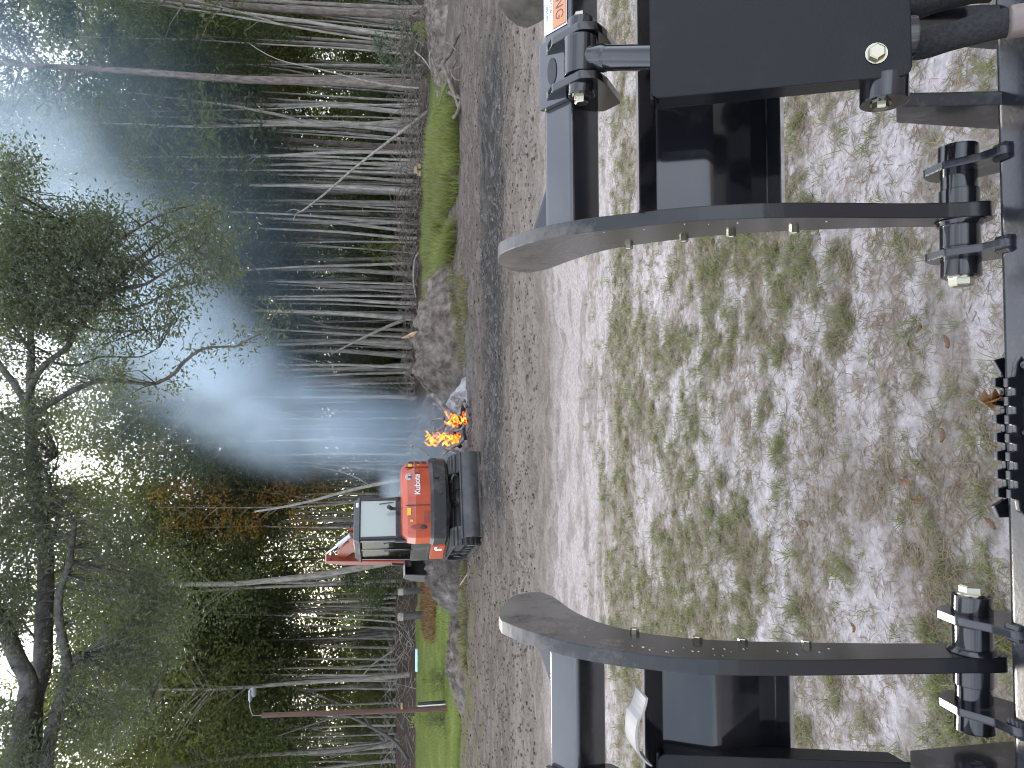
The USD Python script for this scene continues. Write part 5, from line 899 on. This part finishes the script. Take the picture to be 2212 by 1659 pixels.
# tall bright grass bank on the right, and lawn on the left
y = r.uniform(18.6, 29, 30000); x = r.uniform(0.8, 16, 30000); e = y - 0.35 * x; px = 1106 - ((np.stack([x, y, height(x, y)], 1) - EYE) @ UPV) / ((np.stack([x, y, height(x, y)], 1) - EYE) @ FWD) * FOC; py = 829.5 - x / y * FOC
lo = np.interp(py, [190, 300, 450, 560, 650], [985, 992, 990, 980, 940]); hi = np.interp(py, [190, 300, 450, 560, 650], [975, 945, 935, 920, 905])
k = (px < lo) & (px > hi - 4) & (py > 190) & (py < 665) & (r.uniform(size=len(x)) < (0.35 + 0.65 * (y < 23)) * sm(0.36, 0.5, fbm2(x, y, 0.9, 3, 88))); x, y = x[k], y[k]
bk_ = [(tuft(26, 0.5, 0.007, 0.12, r, 0.35, 0.5), 'grass_bright') for _ in range(4)] + [(tuft(22, 0.6, 0.006, 0.12, r, 0.4, 0.6), 'grass_dull') for _ in range(2)] + [(tuft(18, 0.45, 0.006, 0.14, r, 0.7, 0.6), 'straw')]
scatter('tall_grass', bk_, np.stack([x, y, height(x, y) - 0.02], 1), r.uniform(0.35, 0.75, len(x)) + 0.6 * fbm2(x, y, 0.6, 3, 89) ** 1.5, 'bright green tall grass bank in front of the right wood', 'grass', 5)
y = 18.5 + 24 * r.uniform(0, 1, 42000) ** 1.2; x = -r.uniform(0.3, 0.56, 42000) * y; n1 = fbm2(x, y, 0.8, 4, 41); k = (x + 0.9 * (n1 - 0.5) * 2 < -6.2) & (y + (n1 - 0.5) > 19.2) & (r.uniform(size=len(x)) < 0.8); x, y = x[k], y[k]
lk = [(tuft(20, 0.13, 0.006, 0.08, r, 0.4, 0.4), 'grass_bright') for _ in range(4)]
scatter('lawn_grass', lk, np.stack([x, y, height(x, y) - 0.01], 1), r.uniform(0.6, 1.3, len(x)), 'short bright green lawn around the brown pole on the left', 'grass', 6)
# rusty and dull weeds by the posts, mounds and verge
y = r.uniform(16, 36, 9000); x = r.uniform(-11, 4, 9000); px = 1106 - ((np.stack([x, y, 0 * x], 1) - EYE) @ UPV) / ((np.stack([x, y, 0 * x], 1) - EYE) @ FWD) * FOC; py = 829.5 - x / y * FOC
k = (px > 918) & (px < 950) & (py > 1235) & (py < 1375); scatter('weeds', [(tuft(24, 0.32, 0.010, 0.1, r, 0.45), 'leaf_rust') for _ in range(3)] + [(tuft(20, 0.3, 0.009, 0.1, r, 0.4), 'grass_dull')], np.stack([x[k], y[k], height(x[k], y[k])], 1), r.uniform(0.6, 1.2, k.sum()), 'rusty orange-brown weeds at the foot of the short dark posts', 'weeds', 7)
k = ((px > 975) & (px < 1012) & (py > 1210) & (py < 1450) | (px > 990) & (px < 1012) & (py > 590) & (py < 790)) & (r.uniform(size=len(x)) < 0.8); scatter('weeds', [(tuft(22, 0.2, 0.007, 0.1, r, 0.5), 'grass_dull') for _ in range(3)] + [(tuft(14, 0.2, 0.007, 0.1, r, 0.6), 'straw')], np.stack([x[k], y[k], height(x[k], y[k]) + 0.02], 1), r.uniform(0.6, 1.2, k.sum()), 'dull green and straw weeds along the scraped dirt edge', 'weeds', 8)
# roots and clods strewn over the scraped strip
n = 5200; y = r.uniform(9.6, 18.5, n); x = r.uniform(-0.55, 0.55, n) * y
cl_ = []
for i in range(5):
    m = trimesh.creation.icosphere(1, 0.035); v = np.array(m.vertices); v *= (0.7 + 0.6 * r.uniform(size=(len(v), 1))) * [1.3, 1, 0.7]; cl_.append(((v, np.array(m.faces)), 'mound_dirt'))
scatter('clods', cl_, np.stack([x, y, height(x, y) + 0.006], 1), r.uniform(0.15, 0.6, n) * (1 + 0.9 * (r.uniform(size=n) < 0.06)), 'small earth clods strewn over the scraped brown strip', 'clods', 9)
n = 600; y = r.uniform(10, 18.5, n); x = r.uniform(-0.5, 0.5, n) * y; rt_ = []
for i in range(5):
    P = np.array([[0, 0, 0.0]] + [[0.05 * k, r.normal() * 0.02, abs(r.normal()) * 0.012] for k in range(1, 6)]); rt_.append((tube(P, 0.004, 3, False), 'twig_wood'))
scatter('root_bits', rt_, np.stack([x, y, height(x, y) + 0.012], 1), r.uniform(0.3, 1.1, n), 'broken root bits and twigs on the scraped dirt', 'roots', 10)
# single dead leaves that can be told apart in the foreground
LV = [(1998, 708, 'curled pinkish dead leaf right of the bare sand patch'), (2060, 738, 'reddish dead leaf close to the toothed strips'), (1970, 1042, 'pale tan dead leaf lying on the sand below the middle'), (1745, 1130, 'small brown dead leaf in a sandy gap'), (2150, 1130, 'orange-tan dead leaf beside the frame bar'), (1998, 1080, 'small pink dead leaf near the pale tan one'), (1850, 1355, 'brown dead leaf by the left claw'), (2048, 940, 'pale chip of dead leaf in front of the toothed strips')]
for i, (px, py, lb) in enumerate(LV):
    g = gp(px, py); z = hz(g[0], g[1]); L = 0.020 + 0.006 * (i % 3); a = r.uniform(0, 6.28); u = np.linspace(-1, 1, 9); V2 = []
    for q in u:
        wv = 0.42 * L * (1 - q * q) ** 0.7 * (1 + 0.3 * math.sin(q * 9)); cz = 0.012 + 0.012 * q * q
        V2 += [[q * L, -wv, cz + 0.006], [q * L, 0, cz - 0.004], [q * L, wv, cz + 0.008]]
    V2 = np.array(V2); F2 = []
    for k in range(8):
        for j in range(2): b0 = k * 3 + j; F2 += [[b0, b0 + 3, b0 + 4], [b0, b0 + 4, b0 + 1]]
    v, f = rotz((V2, np.array(F2)), a); obj('dead_leaf', (v + [g[0], g[1], z + 0.004], f), 'dry_leaf', smooth=True, label=lb, cat='leaf')
q = my(2149, 862, 1.046); obj('dead_leaf', leaf_cards(m2w(q[None]) + r.normal(size=(9, 3)) * 0.006, 0.03, r, 1.0, 0.6), 'leaf_rust', label='crumpled rust-red dead leaf caught on the toothed strip', cat='leaf')

# ------------------------------------------------------------------ smoke
def plume(name, knots, dens, label, scale, lo, hi, col, soft=1.0, bottom=0.0, fade=0.72):
    """knots: (z, cx, cy, r). A closed skin round the plume; density fades towards it and breaks up in billows."""
    K2 = np.array(knots, float); z0, z1 = K2[0, 0], K2[-1, 0]; zz = np.linspace(z0, z1, 30)
    c = spline(K2[:, [1, 2, 3, 0]], 60); cx, cy, rr = (np.interp(zz, c[:, 3], c[:, k]) for k in range(3))
    n = 28; th = np.linspace(0, 2 * PI, n, endpoint=False); P = np.stack([cx, cy, zz], 1)
    v = P[:, None] + rr[:, None, None] * 1.02 * np.stack([np.cos(th), np.sin(th), 0 * th], 1)[None]; v = v.reshape(-1, 3); f = []
    for i in range(len(zz) - 1):
        j = np.arange(n); q = np.stack([i * n + j, i * n + (j + 1) % n, (i + 1) * n + (j + 1) % n, (i + 1) * n + j], 1); f += [q[:, [0, 1, 2]], q[:, [0, 2, 3]]]
    L = (len(zz) - 1) * n; v = np.vstack([v, P[:1], P[-1:]]); j = np.arange(n); f += [np.stack([np.full(n, len(v) - 2), (j + 1) % n, j], 1), np.stack([np.full(n, len(v) - 1), L + j, L + (j + 1) % n], 1)]
    lo_, hi_ = np.array([cx.min(), cy.min(), 0]), np.array([cx.max(), cy.max(), rr.max()]); rg = np.maximum(hi_ - lo_, 1e-6)
    ramp = [((z - z0) / (z1 - z0), tuple((np.array([a, b, d]) - lo_) / rg)) for z, a, b, d in zip(zz, cx, cy, rr)]
    mat(name + '_air', {'g': ('geometry', {}), 's': ('separate_xyz', {}), 'u': ('map_range', {'from_min': z0, 'from_max': z1, 'to_min': 0.0, 'to_max': 1.0, 'clamp': True}), 'rp': ('rgb_ramp', {'ramp': ramp}), 'c': ('separate_color', {'color_type': 'rgb'}),
        'ax': ('math', {'math_type': 'multiply_add', 'value2': rg[0], 'value3': lo_[0]}), 'ay': ('math', {'math_type': 'multiply_add', 'value2': rg[1], 'value3': lo_[1]}), 'ar': ('math', {'math_type': 'multiply_add', 'value2': rg[2], 'value3': 0.0}),
        'dx': ('math', {'math_type': 'subtract'}), 'dy': ('math', {'math_type': 'subtract'}), 'd2': ('combine_xyz', {'z': 0.0}), 'ln': ('vector_math', {'math_type': 'length'}), 'q': ('math', {'math_type': 'divide'}), 'fall': ('map_range', {'range_type': 'smoothstep', 'from_min': 1.0, 'from_max': 1.0 - soft, 'to_min': 0.0, 'to_max': 1.0, 'clamp': True}),
        'mp': ('mapping', {'scale': (1, 1, 0.6)}), 'n': ('noise_texture', {'scale': scale, 'detail': 4.0, 'roughness': 0.6, 'distortion': 0.4}), 'nr': ('map_range', {'range_type': 'smoothstep', 'from_min': lo, 'from_max': hi, 'to_min': 0.0, 'to_max': dens, 'clamp': True}),
        'top': ('map_range', {'range_type': 'smoothstep', 'from_min': 1.0, 'from_max': fade, 'to_min': 0.0, 'to_max': 1.0, 'clamp': True}), 'bot': ('map_range', {'range_type': 'smoothstep', 'from_min': -0.001, 'from_max': max(bottom, 1e-4), 'to_min': 0.0, 'to_max': 1.0, 'clamp': True}), 'tb': ('math', {'math_type': 'multiply'}), 'r3': ('math', {'math_type': 'divide', 'value1': 1.0}), 'm1': ('math', {'math_type': 'multiply'}), 'm2': ('math', {'math_type': 'multiply'}), 'm3': ('math', {'math_type': 'multiply'}),
        'v': ('principled_volume', {'color': col, 'anisotropy': 0.45})},
        [('g.position', 's.vector'), ('s.z', 'u.value'), ('u.result', 'rp.fac'), ('rp.color', 'c.color'), ('c.r', 'ax.value1'), ('c.g', 'ay.value1'), ('c.b', 'ar.value1'), ('s.x', 'dx.value1'), ('ax.value', 'dx.value2'), ('s.y', 'dy.value1'), ('ay.value', 'dy.value2'),
         ('dx.value', 'd2.x'), ('dy.value', 'd2.y'), ('d2.vector', 'ln.vector1'), ('ln.value', 'q.value1'), ('ar.value', 'q.value2'), ('q.value', 'fall.value'), ('g.position', 'mp.vector'), ('mp.vector', 'n.vector'), ('n.fac', 'nr.value'), ('u.result', 'top.value'),
         ('fall.result', 'm1.value1'), ('nr.result', 'm1.value2'), ('m1.value', 'm2.value1'), ('u.result', 'bot.value'), ('top.result', 'tb.value1'), ('bot.result', 'tb.value2'), ('tb.value', 'm2.value2'), ('ar.value', 'r3.value2'), ('m2.value', 'm3.value1'), ('r3.value', 'm3.value2'), ('m3.value', 'v.density')], volume='v.volume')
    obj('smoke', (v, np.vstack(f)), name + '_air', label=label, cat='smoke', kind='stuff')
SMOKE = [(0.15, -1.3, 18.3, 1.25), (1.2, -1.35, 18.8, 1.35), (3.0, -1.2, 20.5, 1.7), (5.0, -0.6, 22.5, 2.5), (7.5, 1.2, 24.0, 3.6), (10.5, 4.0, 25.5, 4.6), (14.0, 7.5, 26.5, 5.6), (18.0, 11.0, 27.0, 6.0)]
plume('smoke', SMOKE, 1.6, 'blue-grey smoke column rising from the fire and drifting up to the right', 0.50, 0.30, 0.68, (0.64, 0.82, 1.0), fade=0.3)
plume('low_smoke', [(0.05, -3.7, 18.6, 0.9), (0.6, -3.5, 18.9, 1.0), (1.3, -3.0, 19.2, 0.9), (2.2, -2.4, 19.6, 0.7)], 1.6, 'low pale smoke lying behind the excavator tracks', 0.9, 0.3, 0.7, (0.72, 0.86, 1.0))
plume('veil', [(1.5, 2.5, 30.0, 6.0), (6.0, 3.5, 30.0, 8.5), (10.0, 5.5, 30.0, 10.5), (15.0, 8.0, 30.0, 11.5), (21.0, 11.0, 30.0, 11.0), (26.0, 12.0, 30.0, 9.0)], 0.42, 'thin blue smoke veil hanging among the right-hand treetops', 0.13, 0.25, 0.75, (0.60, 0.80, 1.0), bottom=0.35)
# unseen machine hood and roof, added so the black paint reflects something dark
tr = thing('added_tractor', 'unseen orange hood and black roof added for the black paint to reflect', 'added_tractor', (0, -0.3, 0.0))
obj('hood', join(cbox((0.62, 1.7, 0.5), (-0.03, -0.25, 0.80), 0.09), cbox((0.5, 1.2, 0.16), (-0.03, -0.35, 1.06), 0.07)), 'orange_paint', tr, smooth=30)
obj('added_canopy', cbox((1.25, 1.5, 0.07), (-0.03, -0.75, 2.62), 0.03), 'cab_paint', tr)
for sx in (-1, 1): obj('added_canopy_post', cbox((0.06, 0.08, 2.0), (-0.03 + sx * 0.58, -1.3, 1.65), 0.01), 'cab_paint', tr)
